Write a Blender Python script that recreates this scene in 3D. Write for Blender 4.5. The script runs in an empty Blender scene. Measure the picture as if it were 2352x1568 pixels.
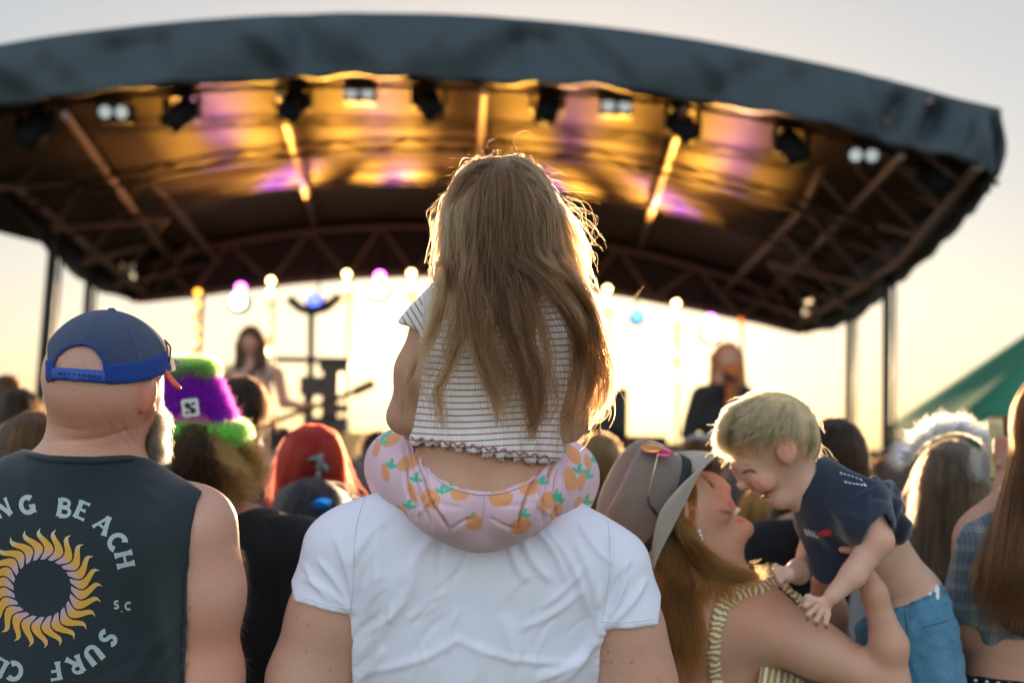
import bpy, bmesh, math, random
import numpy as np
from mathutils import Vector, Matrix, Quaternion
from mathutils.bvhtree import BVHTree
rng = np.random.default_rng(7)
random.seed(7)
SC = bpy.context.scene
COL = SC.collection
# ---------------------------------------------------------------- camera
FPX, CX, CY = 2287.0, 1176.0, 784.0          # focal length and centre, in units of a 2352 px wide frame
PITCH, ROLL = math.radians(5.9), math.radians(1.2)
CAM = np.array((0.0, 0.0, 1.6))
_r0 = np.array((1.0, 0, 0)); _u0 = np.array((0, -math.sin(PITCH), math.cos(PITCH)))
FWD = np.array((0, math.cos(PITCH), math.sin(PITCH)))
RIGHT = _r0 * math.cos(ROLL) + _u0 * math.sin(ROLL)
UP = -_r0 * math.sin(ROLL) + _u0 * math.cos(ROLL)
L2W = np.stack([RIGHT, UP, FWD], axis=1)     # local (right, up, forward) -> world
cam = bpy.data.cameras.new("camera"); cam.lens = 35; cam.sensor_width = 36
cam.clip_start = 0.05; cam.clip_end = 3000
cam.dof.use_dof = True; cam.dof.focus_distance = 1.52; cam.dof.aperture_fstop = 2.0; cam.dof.aperture_blades = 9
camo = bpy.data.objects.new("camera", cam); COL.objects.link(camo)
camo.matrix_world = Matrix(((RIGHT[0], UP[0], -FWD[0], CAM[0]), (RIGHT[1], UP[1], -FWD[1], CAM[1]), (RIGHT[2], UP[2], -FWD[2], CAM[2]), (0, 0, 0, 1)))
SC.camera = camo
SC.render.resolution_x, SC.render.resolution_y = 1024, 682
# ---------------------------------------------------------------- world and sun
SUN_EL, SUN_AZ = math.radians(4.6), math.radians(1.8)   # low behind the stage, azimuth from +Y towards +X
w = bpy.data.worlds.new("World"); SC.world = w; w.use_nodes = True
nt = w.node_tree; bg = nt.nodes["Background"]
sky = nt.nodes.new("ShaderNodeTexSky"); sky.sky_type = 'NISHITA'; sky.sun_disc = False
sky.sun_elevation = SUN_EL; sky.sun_rotation = SUN_AZ; sky.air_density = 1.0; sky.dust_density = 1.6; sky.ozone_density = 1.4
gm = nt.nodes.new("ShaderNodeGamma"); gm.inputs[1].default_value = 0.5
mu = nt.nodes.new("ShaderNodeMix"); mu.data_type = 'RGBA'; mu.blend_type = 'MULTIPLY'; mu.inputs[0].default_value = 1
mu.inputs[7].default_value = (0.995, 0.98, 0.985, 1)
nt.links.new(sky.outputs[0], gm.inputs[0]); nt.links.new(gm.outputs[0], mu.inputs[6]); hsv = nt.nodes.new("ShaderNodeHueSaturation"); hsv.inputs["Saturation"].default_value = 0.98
nt.links.new(mu.outputs[2], hsv.inputs["Color"]); # sky behind the camera is smoothly brightened, added to lift light on the crowd
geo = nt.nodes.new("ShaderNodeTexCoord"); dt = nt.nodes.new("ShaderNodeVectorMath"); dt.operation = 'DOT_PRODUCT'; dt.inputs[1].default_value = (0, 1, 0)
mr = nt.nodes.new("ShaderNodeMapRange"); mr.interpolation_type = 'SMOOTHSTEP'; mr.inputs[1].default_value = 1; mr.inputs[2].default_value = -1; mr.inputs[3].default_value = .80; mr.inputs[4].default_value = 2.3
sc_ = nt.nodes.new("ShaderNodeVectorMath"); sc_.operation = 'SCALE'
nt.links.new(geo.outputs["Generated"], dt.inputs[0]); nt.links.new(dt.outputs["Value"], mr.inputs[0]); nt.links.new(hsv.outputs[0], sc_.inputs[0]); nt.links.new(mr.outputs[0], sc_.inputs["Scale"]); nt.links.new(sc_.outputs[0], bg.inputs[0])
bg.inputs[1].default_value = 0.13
sl = bpy.data.lights.new("sun", 'SUN'); sl.energy = 2.0; sl.angle = math.radians(0.6); sl.color = (1.0, 0.66, 0.36)
so = bpy.data.objects.new("sun", sl); COL.objects.link(so)
sd = Vector((math.sin(SUN_AZ) * math.cos(SUN_EL), math.cos(SUN_AZ) * math.cos(SUN_EL), math.sin(SUN_EL)))
so.rotation_euler = sd.to_track_quat('Z', 'Y').to_euler(); so.location = (0, 60, 12)
vs = SC.view_settings; vs.view_transform = 'Standard'; vs.look = 'None'; vs.exposure = 1.98; vs.gamma = 1
try: SC.display_settings.display_device = 'sRGB'
except Exception: pass
SC.render.engine = 'CYCLES'
cy = SC.cycles; cy.use_denoising = True; cy.max_bounces = 6; cy.diffuse_bounces = 3; cy.transparent_max_bounces = 12
cy.sample_clamp_indirect = 6; cy.caustics_reflective = False; cy.caustics_refractive = False
# ---------------------------------------------------------------- placing
def loc3(px, py, d):
    """photo pixel + distance along the view axis -> metres in the (right, up, forward) frame"""
    return np.array(((px - CX) / FPX * d, (CY - py) / FPX * d, d))
def W(l): return CAM + L2W @ np.asarray(l, float)
def P(px, py, d): return W(loc3(px, py, d))
def PY(px, py, Y):
    v = L2W @ loc3(px, py, 1.0)
    return CAM + v * (Y / v[1])
def WL(w_): return L2W.T @ (np.asarray(w_, float) - CAM)
# ---------------------------------------------------------------- objects
def tag(o, label=None, cat=None, group=None, kind=None):
    if label: o["label"] = label
    if cat: o["category"] = cat
    if group: o["group"] = group
    if kind: o["kind"] = kind
    return o
def empty(name, loc, label=None, cat=None, group=None, kind=None):
    o = bpy.data.objects.new(name, None); COL.objects.link(o); o.location = Vector(loc); o.empty_display_size = 0.1
    return tag(o, label, cat, group, kind)
def worldloc(p):
    v = Vector((0, 0, 0))
    while p is not None: v = v + p.location; p = p.parent
    return v
def mesh_obj(name, verts, faces, mat, parent=None, smooth=True, cols=None, attrs=None, uv=None):
    """verts are world coordinates"""
    me = bpy.data.meshes.new(name)
    off = np.array(worldloc(parent)) if parent else np.zeros(3)
    v = np.asarray(verts, float) - off
    me.from_pydata(v.tolist(), [], faces if isinstance(faces, list) else faces.tolist())
    me.update()
    if smooth: me.polygons.foreach_set("use_smooth", [True] * len(me.polygons))
    if cols is not None:
        a = me.color_attributes.new("Col", 'FLOAT_COLOR', 'POINT')
        c = np.ones((len(v), 4), np.float32); c[:, :3] = cols
        a.data.foreach_set("color", c.ravel())
    if mat: me.materials.append(mat)
    o = bpy.data.objects.new(name, me); COL.objects.link(o); o.parent = parent
    return o
class MB:
    """collects simple shapes (world coordinates) and links them as one mesh object"""
    def __init__(s): s.v = []; s.f = []
    def add(s, v, f):
        n = len(s.v); s.v += [tuple(map(float, q)) for q in v]; s.f += [tuple(i + n for i in q) for q in f]; return s
    def box(s, c, size, R=None):
        c = np.array(c, float); h = np.array(size, float) / 2; R = np.eye(3) if R is None else np.asarray(R)
        v = [c + R @ (h * np.array((x, y, z))) for x in (-1, 1) for y in (-1, 1) for z in (-1, 1)]
        return s.add(v, [(0, 1, 3, 2), (4, 6, 7, 5), (0, 4, 5, 1), (2, 3, 7, 6), (0, 2, 6, 4), (1, 5, 7, 3)])
    def tube(s, pts, r, n=8, caps=True):
        pts = [np.array(p, float) for p in pts]; rr = r if hasattr(r, '__len__') else [r] * len(pts)
        rings = []; prev = None
        for i, p in enumerate(pts):
            t = pts[min(i + 1, len(pts) - 1)] - pts[max(i - 1, 0)]; t = t / (np.linalg.norm(t) + 1e-9)
            if prev is None:
                a = np.cross(t, (0, 0, 1.0)); a = np.cross(t, (1.0, 0, 0)) if np.linalg.norm(a) < .1 else a
            else: a = prev - t * np.dot(prev, t)
            a = a / np.linalg.norm(a); prev = a; b = np.cross(t, a)
            rings.append([p + rr[i] * (math.cos(2 * math.pi * k / n) * a + math.sin(2 * math.pi * k / n) * b) for k in range(n)])
        v = [q for g in rings for q in g]
        f = [(i * n + k, i * n + (k + 1) % n, (i + 1) * n + (k + 1) % n, (i + 1) * n + k) for i in range(len(pts) - 1) for k in range(n)]
        if caps: f += [tuple(range(n))[::-1], tuple((len(pts) - 1) * n + k for k in range(n))]
        return s.add(v, f)
    def lathe(s, c, axis, prof, n=24, sx=1.0, up=None):
        """prof: (radius, along-axis)"""
        ax = np.array(axis, float); ax /= np.linalg.norm(ax)
        a = np.cross(ax, (0, 0, 1.0) if up is None else up); a = np.cross(ax, (1.0, 0, 0)) if np.linalg.norm(a) < .1 else a
        a /= np.linalg.norm(a); b = np.cross(ax, a); c = np.array(c, float)
        v = [c + ax * h + r * (math.cos(2 * math.pi * k / n) * a * sx + math.sin(2 * math.pi * k / n) * b) for r, h in prof for k in range(n)]
        m = len(prof)
        f = [(i * n + k, i * n + (k + 1) % n, (i + 1) * n + (k + 1) % n, (i + 1) * n + k) for i in range(m - 1) for k in range(n)]
        if prof[0][0] > 1e-5: f.append(tuple(range(n))[::-1])
        if prof[-1][0] > 1e-5: f.append(tuple((m - 1) * n + k for k in range(n)))
        return s.add(v, f)
    def sheet(s, rows):
        n = len(rows[0]); v = [p for r in rows for p in r]
        return s.add(v, [(i * n + k, i * n + k + 1, (i + 1) * n + k + 1, (i + 1) * n + k) for i in range(len(rows) - 1) for k in range(n - 1)])
    def build(s, name, mat, parent=None, smooth=False, solid=0):
        o = mesh_obj(name, s.v, s.f, mat, parent, smooth)
        if solid:
            m = o.modifiers.new("solid", 'SOLIDIFY'); m.thickness = solid; m.offset = 0
        return o
def shade_auto(o, deg=40):
    me = o.data; me.polygons.foreach_set("use_smooth", [True] * len(me.polygons))
    try: me.set_sharp_from_angle(angle=math.radians(deg))
    except Exception: pass
    return o
# ---------------------------------------------------------------- materials
def srgb(r, g, b):
    f = lambda c: (c / 255 / 12.92) if c / 255 <= .04045 else ((c / 255 + .055) / 1.055) ** 2.4
    return (f(r), f(g), f(b))
_MATS = {}
def mat(name, col=(.5, .5, .5), rough=.6, metal=0, emit=None, estr=0, noise=None, bump=None, sheen=0, sss=0, spec=.5,
        attr=False, wave=None, trans=0, coat=0, ssr=(1, .35, .2)):
    """noise=(scale, amount[, colour2]); bump=(scale, strength[, detail]); attr: multiply with the Col attribute"""
    m = bpy.data.materials.new(name); m.use_nodes = True; nt = m.node_tree; N = nt.nodes; L = nt.links
    b = N["Principled BSDF"]
    b.inputs["Base Color"].default_value = (*col, 1); b.inputs["Roughness"].default_value = rough; b.inputs["Metallic"].default_value = metal
    b.inputs["Specular IOR Level"].default_value = spec
    if sheen: b.inputs["Sheen Weight"].default_value = sheen
    if coat: b.inputs["Coat Weight"].default_value = coat
    if sss:
        b.inputs["Subsurface Weight"].default_value = sss; b.inputs["Subsurface Radius"].default_value = ssr; b.inputs["Subsurface Scale"].default_value = .008
    if emit: b.inputs["Emission Color"].default_value = (*emit, 1); b.inputs["Emission Strength"].default_value = estr
    tc = N.new("ShaderNodeTexCoord"); src = None
    if attr:
        a = N.new("ShaderNodeAttribute"); a.attribute_name = "Col"; src = a.outputs["Color"]
        if col != (.5, .5, .5):
            mx = N.new("ShaderNodeMix"); mx.data_type = 'RGBA'; mx.blend_type = 'MULTIPLY'; mx.inputs[0].default_value = 1
            mx.inputs[6].default_value = (*col, 1); L.new(src, mx.inputs[7]); src = mx.outputs[2]
    if noise:
        nz = N.new("ShaderNodeTexNoise"); nz.inputs["Scale"].default_value = noise[0]; nz.inputs["Detail"].default_value = 10; nz.inputs["Roughness"].default_value = .72
        L.new(tc.outputs["Object"], nz.inputs["Vector"])
        rp = N.new("ShaderNodeMapRange"); rp.inputs[1].default_value = .3; rp.inputs[2].default_value = .7; L.new(nz.outputs[0], rp.inputs[0])
        mx = N.new("ShaderNodeMix"); mx.data_type = 'RGBA'
        if len(noise) > 2:
            mx.blend_type = 'MIX'; mul = N.new("ShaderNodeMath"); mul.operation = 'MULTIPLY'; mul.inputs[1].default_value = noise[1]
            L.new(rp.outputs[0], mul.inputs[0]); L.new(mul.outputs[0], mx.inputs[0]); mx.inputs[7].default_value = (*noise[2], 1)
        else:
            mx.blend_type = 'MULTIPLY'; mul = N.new("ShaderNodeMath"); mul.operation = 'MULTIPLY'; mul.inputs[1].default_value = noise[1]
            L.new(rp.outputs[0], mul.inputs[0]); L.new(mul.outputs[0], mx.inputs[0]); mx.inputs[7].default_value = (.45, .45, .45, 1)
        if src: L.new(src, mx.inputs[6])
        else: mx.inputs[6].default_value = (*col, 1)
        src = mx.outputs[2]
    if src: L.new(src, b.inputs["Base Color"])
    if bump:
        nb = N.new("ShaderNodeTexNoise"); nb.inputs["Scale"].default_value = bump[0]; nb.inputs["Detail"].default_value = bump[2] if len(bump) > 2 else 4
        L.new(tc.outputs["Object"], nb.inputs["Vector"])
        bp = N.new("ShaderNodeBump"); bp.inputs["Strength"].default_value = bump[1]; bp.inputs["Distance"].default_value = .004
        L.new(nb.outputs[0], bp.inputs["Height"]); L.new(bp.outputs[0], b.inputs["Normal"])
    return m
# ---------------------------------------------------------------- signed-distance bodies (smooth unions meshed by surface nets)
def surface_nets(f, origin, h):
    s = f < 0
    nx, ny, nz = f.shape
    c = np.zeros((nx - 1, ny - 1, nz - 1), np.int8)
    for dx in (0, 1):
        for dy in (0, 1):
            for dz in (0, 1): c += s[dx:nx - 1 + dx, dy:ny - 1 + dy, dz:nz - 1 + dz]
    act = (c > 0) & (c < 8)
    ii = np.argwhere(act); idx = -np.ones(act.shape, np.int64); idx[act] = np.arange(len(ii))
    acc = np.zeros((len(ii), 3)); cnt = np.zeros(len(ii))
    cor = [(0, 0, 0), (1, 0, 0), (0, 1, 0), (1, 1, 0), (0, 0, 1), (1, 0, 1), (0, 1, 1), (1, 1, 1)]
    val = [f[ii[:, 0] + a, ii[:, 1] + b, ii[:, 2] + d] for a, b, d in cor]
    for a in range(8):
        for b in range(a + 1, 8):
            if sum(abs(cor[a][k] - cor[b][k]) for k in range(3)) != 1: continue
            fa, fb = val[a], val[b]; m = (fa < 0) != (fb < 0)
            t = np.where(m, fa / np.where(m, fa - fb, 1), 0)
            for k in range(3): acc[:, k] += np.where(m, cor[a][k] + t * (cor[b][k] - cor[a][k]), 0)
            cnt += m
    v = origin + (ii + acc / cnt[:, None]) * h
    F = []
    for ax in range(3):
        o1, o2 = (ax + 1) % 3, (ax + 2) % 3
        sl_a = [slice(1, -1)] * 3; sl_b = [slice(1, -1)] * 3
        sl_a[ax] = slice(0, -1); sl_b[ax] = slice(1, None)
        A = s[tuple(sl_a)]; B = s[tuple(sl_b)]
        e = np.argwhere(A != B)
        if len(e) == 0: continue
        inside = A[tuple(e.T)]
        base = e.copy(); base[:, o1] += 1; base[:, o2] += 1
        q = []
        for d1, d2 in ((-1, -1), (0, -1), (0, 0), (-1, 0)):
            g = base.copy(); g[:, o1] += d1; g[:, o2] += d2
            q.append(idx[g[:, 0], g[:, 1], g[:, 2]])
        q = np.stack(q, 1)
        q[~inside] = q[~inside][:, ::-1]
        F.append(q)
    return v, np.concatenate(F)
def rot2(x, y, deg):
    c, s_ = math.cos(math.radians(deg)), math.sin(math.radians(deg)); return x * c + y * s_, -x * s_ + y * c
class Body:
    """primitives are given in photo pixels at a view distance d, so a limb keeps the size it has in the picture"""
    def __init__(s, k=.02): s.pr = []; s.k = k; s.mods = []
    def cap(s, a, b, k=None, sq=1.0, op='u'):
        """a, b = (px, py, d, r px); sq: depth of the section relative to its width"""
        A = loc3(*a[:3]); B = loc3(*b[:3]); s.pr.append(('c', A, B, a[3] / FPX * a[2], b[3] / FPX * b[2], sq, s.k if k is None else k, op)); return s
    def chain(s, pts, k=None, sq=1.0):
        for a, b in zip(pts, pts[1:]): s.cap(a, b, k, sq)
        return s
    def ell(s, c, r, rot=0, yaw=0, k=None, op='u'):
        """c=(px,py,d); r=(rx,ry,rdepth) px; rot: clockwise degrees in the picture; yaw: about the vertical"""
        C = loc3(*c); s.pr.append(('e', C, np.array(r, float) / FPX * c[2], rot, yaw, 0, s.k if k is None else k, op)); return s
    def copy(s): b = Body(s.k); b.pr = list(s.pr); b.mods = list(s.mods); return b
    def bounds(s, pad):
        lo = np.full(3, 9e9); hi = -lo
        for p in s.pr:
            if p[-1] != 'u': continue
            if p[0] == 'c':
                r = max(p[3], p[4]) * max(1, p[5])
                lo = np.minimum(lo, np.minimum(p[1], p[2]) - r); hi = np.maximum(hi, np.maximum(p[1], p[2]) + r)
            else:
                r = p[2].max(); lo = np.minimum(lo, p[1] - r); hi = np.maximum(hi, p[1] + r)
        return lo - pad, hi + pad
    def one(s, p, X, Y, Z):
        if p[0] == 'c':
            _, A, B, ra, rb, sq = p[:6]
            ba = B - A; L2 = ba @ ba + 1e-12
            x, y, z = X - A[0], Y - A[1], Z - A[2]
            t = np.clip((x * ba[0] + y * ba[1] + z * ba[2]) / L2, 0, 1)
            dx, dy, dz = x - t * ba[0], y - t * ba[1], (z - t * ba[2]) / sq
            return np.sqrt(dx * dx + dy * dy + dz * dz) - (ra + (rb - ra) * t)
        _, C, r, rot, yaw = p[:5]
        x, y, z = X - C[0], Y - C[1], Z - C[2]
        if rot: x, y = rot2(x, y, -rot)
        if yaw: x, z = rot2(x, z, yaw)
        k0 = np.sqrt((x / r[0]) ** 2 + (y / r[1]) ** 2 + (z / r[2]) ** 2); k1 = np.sqrt((x / r[0] ** 2) ** 2 + (y / r[1] ** 2) ** 2 + (z / r[2] ** 2) ** 2) + 1e-9
        return k0 * (k0 - 1) / k1
    def comb(s, f, d, k, op):
        if op == 'u':
            if k <= 0: return np.minimum(f, d)
            h = np.maximum(k - np.abs(f - d), 0) / k; return np.minimum(f, d) - h * h * k * .25
        d = -d
        if k <= 0: return np.maximum(f, d)
        h = np.maximum(k - np.abs(f - d), 0) / k; return np.maximum(f, d) + h * h * k * .25
    def ev(s, pts):
        X, Y, Z = pts[..., 0], pts[..., 1], pts[..., 2]
        f = np.full(X.shape, 1.0)
        for p in s.pr: f = s.comb(f, s.one(p, X, Y, Z), p[6], p[7])
        return f
    def grid(s, h, inflate=0.0, clip=None, lo=None, hi=None):
        l, u = s.bounds(h * 3 + max(inflate, 0))
        if lo is not None: l = np.maximum(l, lo)
        if hi is not None: u = np.minimum(u, hi)
        n = np.ceil((u - l) / h).astype(int) + 1
        xs = [(l[i] + np.arange(n[i]) * h).astype(np.float32) for i in range(3)]
        f = np.full(tuple(n), .2, np.float32)
        for p in s.pr:
            if p[0] == 'c':
                r = max(p[3], p[4]) * max(1, p[5]) + p[6] + inflate + 3 * h
                a = np.minimum(p[1], p[2]) - r; b = np.maximum(p[1], p[2]) + r
            else: r = p[2] + p[6] + inflate + 3 * h if not (p[3] or p[4]) else p[2].max() + p[6] + inflate + 3 * h; a = p[1] - r; b = p[1] + r
            i0 = np.clip(((a - l) / h).astype(int), 0, n); i1 = np.clip(((b - l) / h).astype(int) + 2, 0, n)
            if np.any(i1 <= i0): continue
            sl_ = tuple(slice(i0[i], i1[i]) for i in range(3))
            X, Y, Z = np.meshgrid(*[xs[i][i0[i]:i1[i]] for i in range(3)], indexing='ij', sparse=True)
            f[sl_] = s.comb(f[sl_], s.one(p, X, Y, Z).astype(np.float32), p[6], p[7])
        f -= inflate
        if clip is not None or s.mods:
            X, Y, Z = np.meshgrid(*xs, indexing='ij', sparse=True)
            for m in s.mods: f = m(f, X, Y, Z)
            if clip is not None: f = np.maximum(f, clip(X, Y, Z).astype(np.float32))
        f[0] = f[-1] = .1; f[:, 0] = f[:, -1] = .1; f[:, :, 0] = f[:, :, -1] = .1
        return f, l, h
    def mesh(s, name, h, mt, parent, inflate=0.0, clip=None, disp=None, color=None, relax=1, lo=None, hi=None):
        f, l, h = s.grid(h, inflate, clip, lo, hi)
        v, F = surface_nets(f, l, h)
        if relax: v = smooth_mesh(v, F, relax)
        if disp is not None:
            nrm = vnormals(v, F); v = v + nrm * disp(v, nrm)[:, None]
        c = color(v) if color else None
        o = mesh_obj(name, CAM + v @ L2W.T, F[:, ::-1], mt, parent, True, c)
        o_local[o.name] = (v, F)
        return o
o_local = {}
def smooth_mesh(v, F, it=1, lam=.5):
    a = F.ravel(); b = np.roll(F, -1, 1).ravel()
    for _ in range(it):
        acc = np.zeros_like(v); cnt = np.zeros(len(v))
        for i, j in ((a, b), (b, a)):
            for k in range(3): acc[:, k] += np.bincount(i, v[j, k], len(v))
            cnt += np.bincount(i, minlength=len(v))
        v = v + lam * (acc / cnt[:, None] - v)
    return v
def vnormals(v, F):
    n = np.cross(v[F[:, 2]] - v[F[:, 0]], v[F[:, 3]] - v[F[:, 1]])
    out = np.zeros_like(v)
    for k in range(4):
        for i in range(3): out[:, i] += np.bincount(F[:, k], n[:, i], len(v))
    return out / (np.linalg.norm(out, axis=1)[:, None] + 1e-12)
def px_of(X, Y, Z): return CX + X / Z * FPX, CY - Y / Z * FPX
def clip_poly(poly, dmin=None, dmax=None):
    """keeps what falls inside a polygon drawn in photo pixels (a garment's cut)"""
    P_ = np.array(poly, float)
    def fn(X, Y, Z):
        x, y = px_of(X, Y, Z); x, y = np.broadcast_arrays(x, y)
        d = np.full(x.shape, 1e9, np.float32); ins = np.zeros(x.shape, bool)
        for a, b in zip(P_, np.roll(P_, -1, 0)):
            ex, ey = b - a; wx, wy = x - a[0], y - a[1]
            t = np.clip((wx * ex + wy * ey) / (ex * ex + ey * ey + 1e-9), 0, 1)
            d = np.minimum(d, (wx - ex * t) ** 2 + (wy - ey * t) ** 2)
            c = ((a[1] > y) != (b[1] > y)) & (x < (b[0] - a[0]) * (y - a[1]) / ((b[1] - a[1]) if b[1] != a[1] else 1e-9) + a[0])
            ins ^= c
        r = np.sqrt(d) / FPX * Z * np.where(ins, -1, 1)
        if dmax is not None: r = np.maximum(r, Z - dmax)
        if dmin is not None: r = np.maximum(r, dmin - Z)
        return r
    return fn
def fold(v, seeds, amp):
    """creases: seeds = (x0,y0,x1,y1,width px,height) ridges in photo pixels"""
    x, y = px_of(v[:, 0], v[:, 1], v[:, 2]); out = np.zeros(len(v))
    for x0, y0, x1, y1, wd, hh in seeds:
        ex, ey = x1 - x0, y1 - y0; L2 = ex * ex + ey * ey
        t = np.clip(((x - x0) * ex + (y - y0) * ey) / L2, -.15, 1.15)
        bow = math.sqrt(L2) * .06 * np.sin(np.clip(t, 0, 1) * math.pi)
        dd = ((x - x0) * -ey + (y - y0) * ex) / math.sqrt(L2) - bow
        out += hh * np.exp(-(dd / wd) ** 2) * np.clip(1 - (np.abs(t - .5) / .6) ** 4, 0, 1)
    return out * amp
def hills(v, scale, amp, seed=0, sx=(1, 1, 1)):
    r = np.random.default_rng(seed); out = np.zeros(len(v)); p = v * np.array(sx)
    for i in range(7):
        d = r.normal(size=3); d /= np.linalg.norm(d); fr = scale * (1 + i * .35)
        out += np.sin(p @ d * fr + r.uniform(0, 6.28) + 1.3 * np.sin(p @ r.normal(size=3) * scale * .6)) / (1 + i * .35)
    return out * amp / 3
# ---------------------------------------------------------------- hair
def hair_mat(name, col, col2=None, rough=.35, trans=.3, rand=.35):
    m = bpy.data.materials.new(name); m.use_nodes = True; nt = m.node_tree; N = nt.nodes; L = nt.links
    N.remove(N["Principled BSDF"]); out = N["Material Output"]
    h = N.new("ShaderNodeBsdfHairPrincipled")
    try: h.model = 'CHIANG'
    except Exception: pass
    h.parametrization = 'COLOR'; h.inputs["Roughness"].default_value = rough; h.inputs["Radial Roughness"].default_value = .5
    h.inputs["Random Roughness"].default_value = .2; h.inputs["IOR"].default_value = 1.28
    sat = lambda c: tuple(float(max(.002, np.mean(c) * (k / np.mean(c)) ** 1.2)) for k in c)
    col = sat(col); col2 = sat(col2) if col2 else None
    info = N.new("ShaderNodeHairInfo"); mx = N.new("ShaderNodeMix"); mx.data_type = 'RGBA'
    mx.inputs[6].default_value = (*col, 1); mx.inputs[7].default_value = (*(col2 or tuple(c * .5 for c in col)), 1)
    L.new(info.outputs["Random"], mx.inputs[0])
    L.new(mx.outputs[2], h.inputs["Color"])
    L.new(h.outputs[0], out.inputs["Surface"])
    return m
def hair_obj(name, strands, radius, mt, parent, tip=.4):
    """strands: list of (n,3) arrays in the local frame, or one (S,n,3) array"""
    if isinstance(strands, np.ndarray): sizes = [strands.shape[1]] * strands.shape[0]; pts = strands.reshape(-1, 3)
    else: sizes = [len(a) for a in strands]; pts = np.concatenate(strands)
    hc = bpy.data.hair_curves.new(name); hc.add_curves(sizes)
    off = np.array(worldloc(parent)) if parent else np.zeros(3)
    wpts = (CAM + pts @ L2W.T - off).astype(np.float32)
    hc.attributes["position"].data.foreach_set("vector", wpts.ravel()) if "position" in hc.attributes else hc.position_data.foreach_set("vector", wpts.ravel())
    ra = hc.attributes.get("radius") or hc.attributes.new("radius", 'FLOAT', 'POINT')
    t = np.concatenate([np.linspace(0, 1, n) for n in sizes])
    rr = np.asarray(radius if hasattr(radius, '__len__') else [radius] * len(sizes)); rr = np.repeat(rr, sizes)
    ra.data.foreach_set("value", (rr * (1 - (1 - tip) * t ** 2)).astype(np.float32))
    hc.materials.append(mt)
    o = bpy.data.objects.new(name, hc); COL.objects.link(o); o.parent = parent
    return o
def spline(pts, n):
    """Catmull-Rom through the points"""
    p = np.asarray(pts, float)
    if len(p) == 2: return p[0] + (p[1] - p[0]) * np.linspace(0, 1, n)[:, None]
    p = np.vstack([2 * p[0] - p[1], p, 2 * p[-1] - p[-2]]); m = len(p) - 3
    u = np.linspace(0, m - 1e-6, n); i = u.astype(int); t = (u - i)[:, None]
    a, b, c, d = p[i], p[i + 1], p[i + 2], p[i + 3]
    return .5 * (2 * b + (c - a) * t + (2 * a - 5 * b + 4 * c - d) * t * t + (3 * b - a - 3 * c + d) * t ** 3)
def lock(pts, n, r0, r1, seg=20, wav=0.0, freq=3, frizz=.0, r=None, flat=1.0, stray=0.0, rm=None, lmin=.75):
    """n strands round a guide (px,py,d triples): spread r0 px at the root to r1 px at the tip"""
    r = r or rng
    g = spline([loc3(*q) for q in pts], seg); d0 = pts[0][2]
    t = np.linspace(0, 1, seg)
    ang = r.uniform(0, 2 * math.pi, n); rad = np.sqrt(r.uniform(0, 1, n))
    sp = (r0 + (r1 - r0) * t) / FPX * d0
    off = np.zeros((n, seg, 3))
    sp = sp if rm is None else np.interp(t, [0, .35, 1], [r0, rm, r1]) / FPX * d0
    off[:, :, 0] = (np.cos(ang) * rad)[:, None] * sp; off[:, :, 1] = (np.sin(ang) * rad)[:, None] * sp * .5; off[:, :, 2] = (np.sin(ang) * rad)[:, None] * sp * flat
    ph = r.uniform(0, 6.28, (n, 1)); ph2 = r.uniform(0, 6.28, (n, 1)); fq = freq * r.uniform(.7, 1.3, (n, 1)); am = wav / FPX * d0 * r.uniform(.3, 1.2, (n, 1)) * t
    off[:, :, 0] += am * np.sin(fq * 6.28 * t + ph); off[:, :, 2] += am * .7 * np.cos(fq * 6.28 * t + ph2)
    if stray:
        sdir = r.normal(size=(n, 1, 3)) * (r.uniform(0, 1, (n, 1, 1)) ** 4); off += sdir * stray / FPX * d0 * (t ** 1.6)[None, :, None]
    if frizz: off += np.cumsum(r.normal(size=off.shape), axis=1) * frizz / FPX * d0 / math.sqrt(seg)
    L_ = r.uniform(lmin, 1.0, n)
    out = np.empty((n, seg, 3)); full = g[None] + off
    for i in range(n):
        u = t * L_[i] * (seg - 1); j = np.minimum(u.astype(int), seg - 2); fr = (u - j)[:, None]
        out[i] = full[i, j] * (1 - fr) + full[i, j + 1] * fr
    return out
def fur(v, F, mask, n, length, spread, droop=(0, 0, 0), seg=5, r=None):
    """short strands growing from a local-frame mesh"""
    r = r or rng
    nrm = vnormals(v, F); idx = np.flatnonzero(mask); pick = r.choice(idx, n)
    jit = r.normal(size=(n, 3)) * .0015
    base = v[pick] + jit; d = nrm[pick] + r.normal(size=(n, 3)) * spread + np.array(droop); d /= np.linalg.norm(d, axis=1)[:, None]
    ln = length * r.uniform(.5, 1.1, n); t = np.linspace(0, 1, seg)
    out = base[:, None] + d[:, None] * (ln[:, None] * t)[:, :, None]
    out += np.array(droop)[None, None] * (ln[:, None] * t ** 2)[:, :, None] * .8 + r.normal(size=(n, 1, 3)) * (length * .25 * t ** 2)[None, :, None]
    return out
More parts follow.
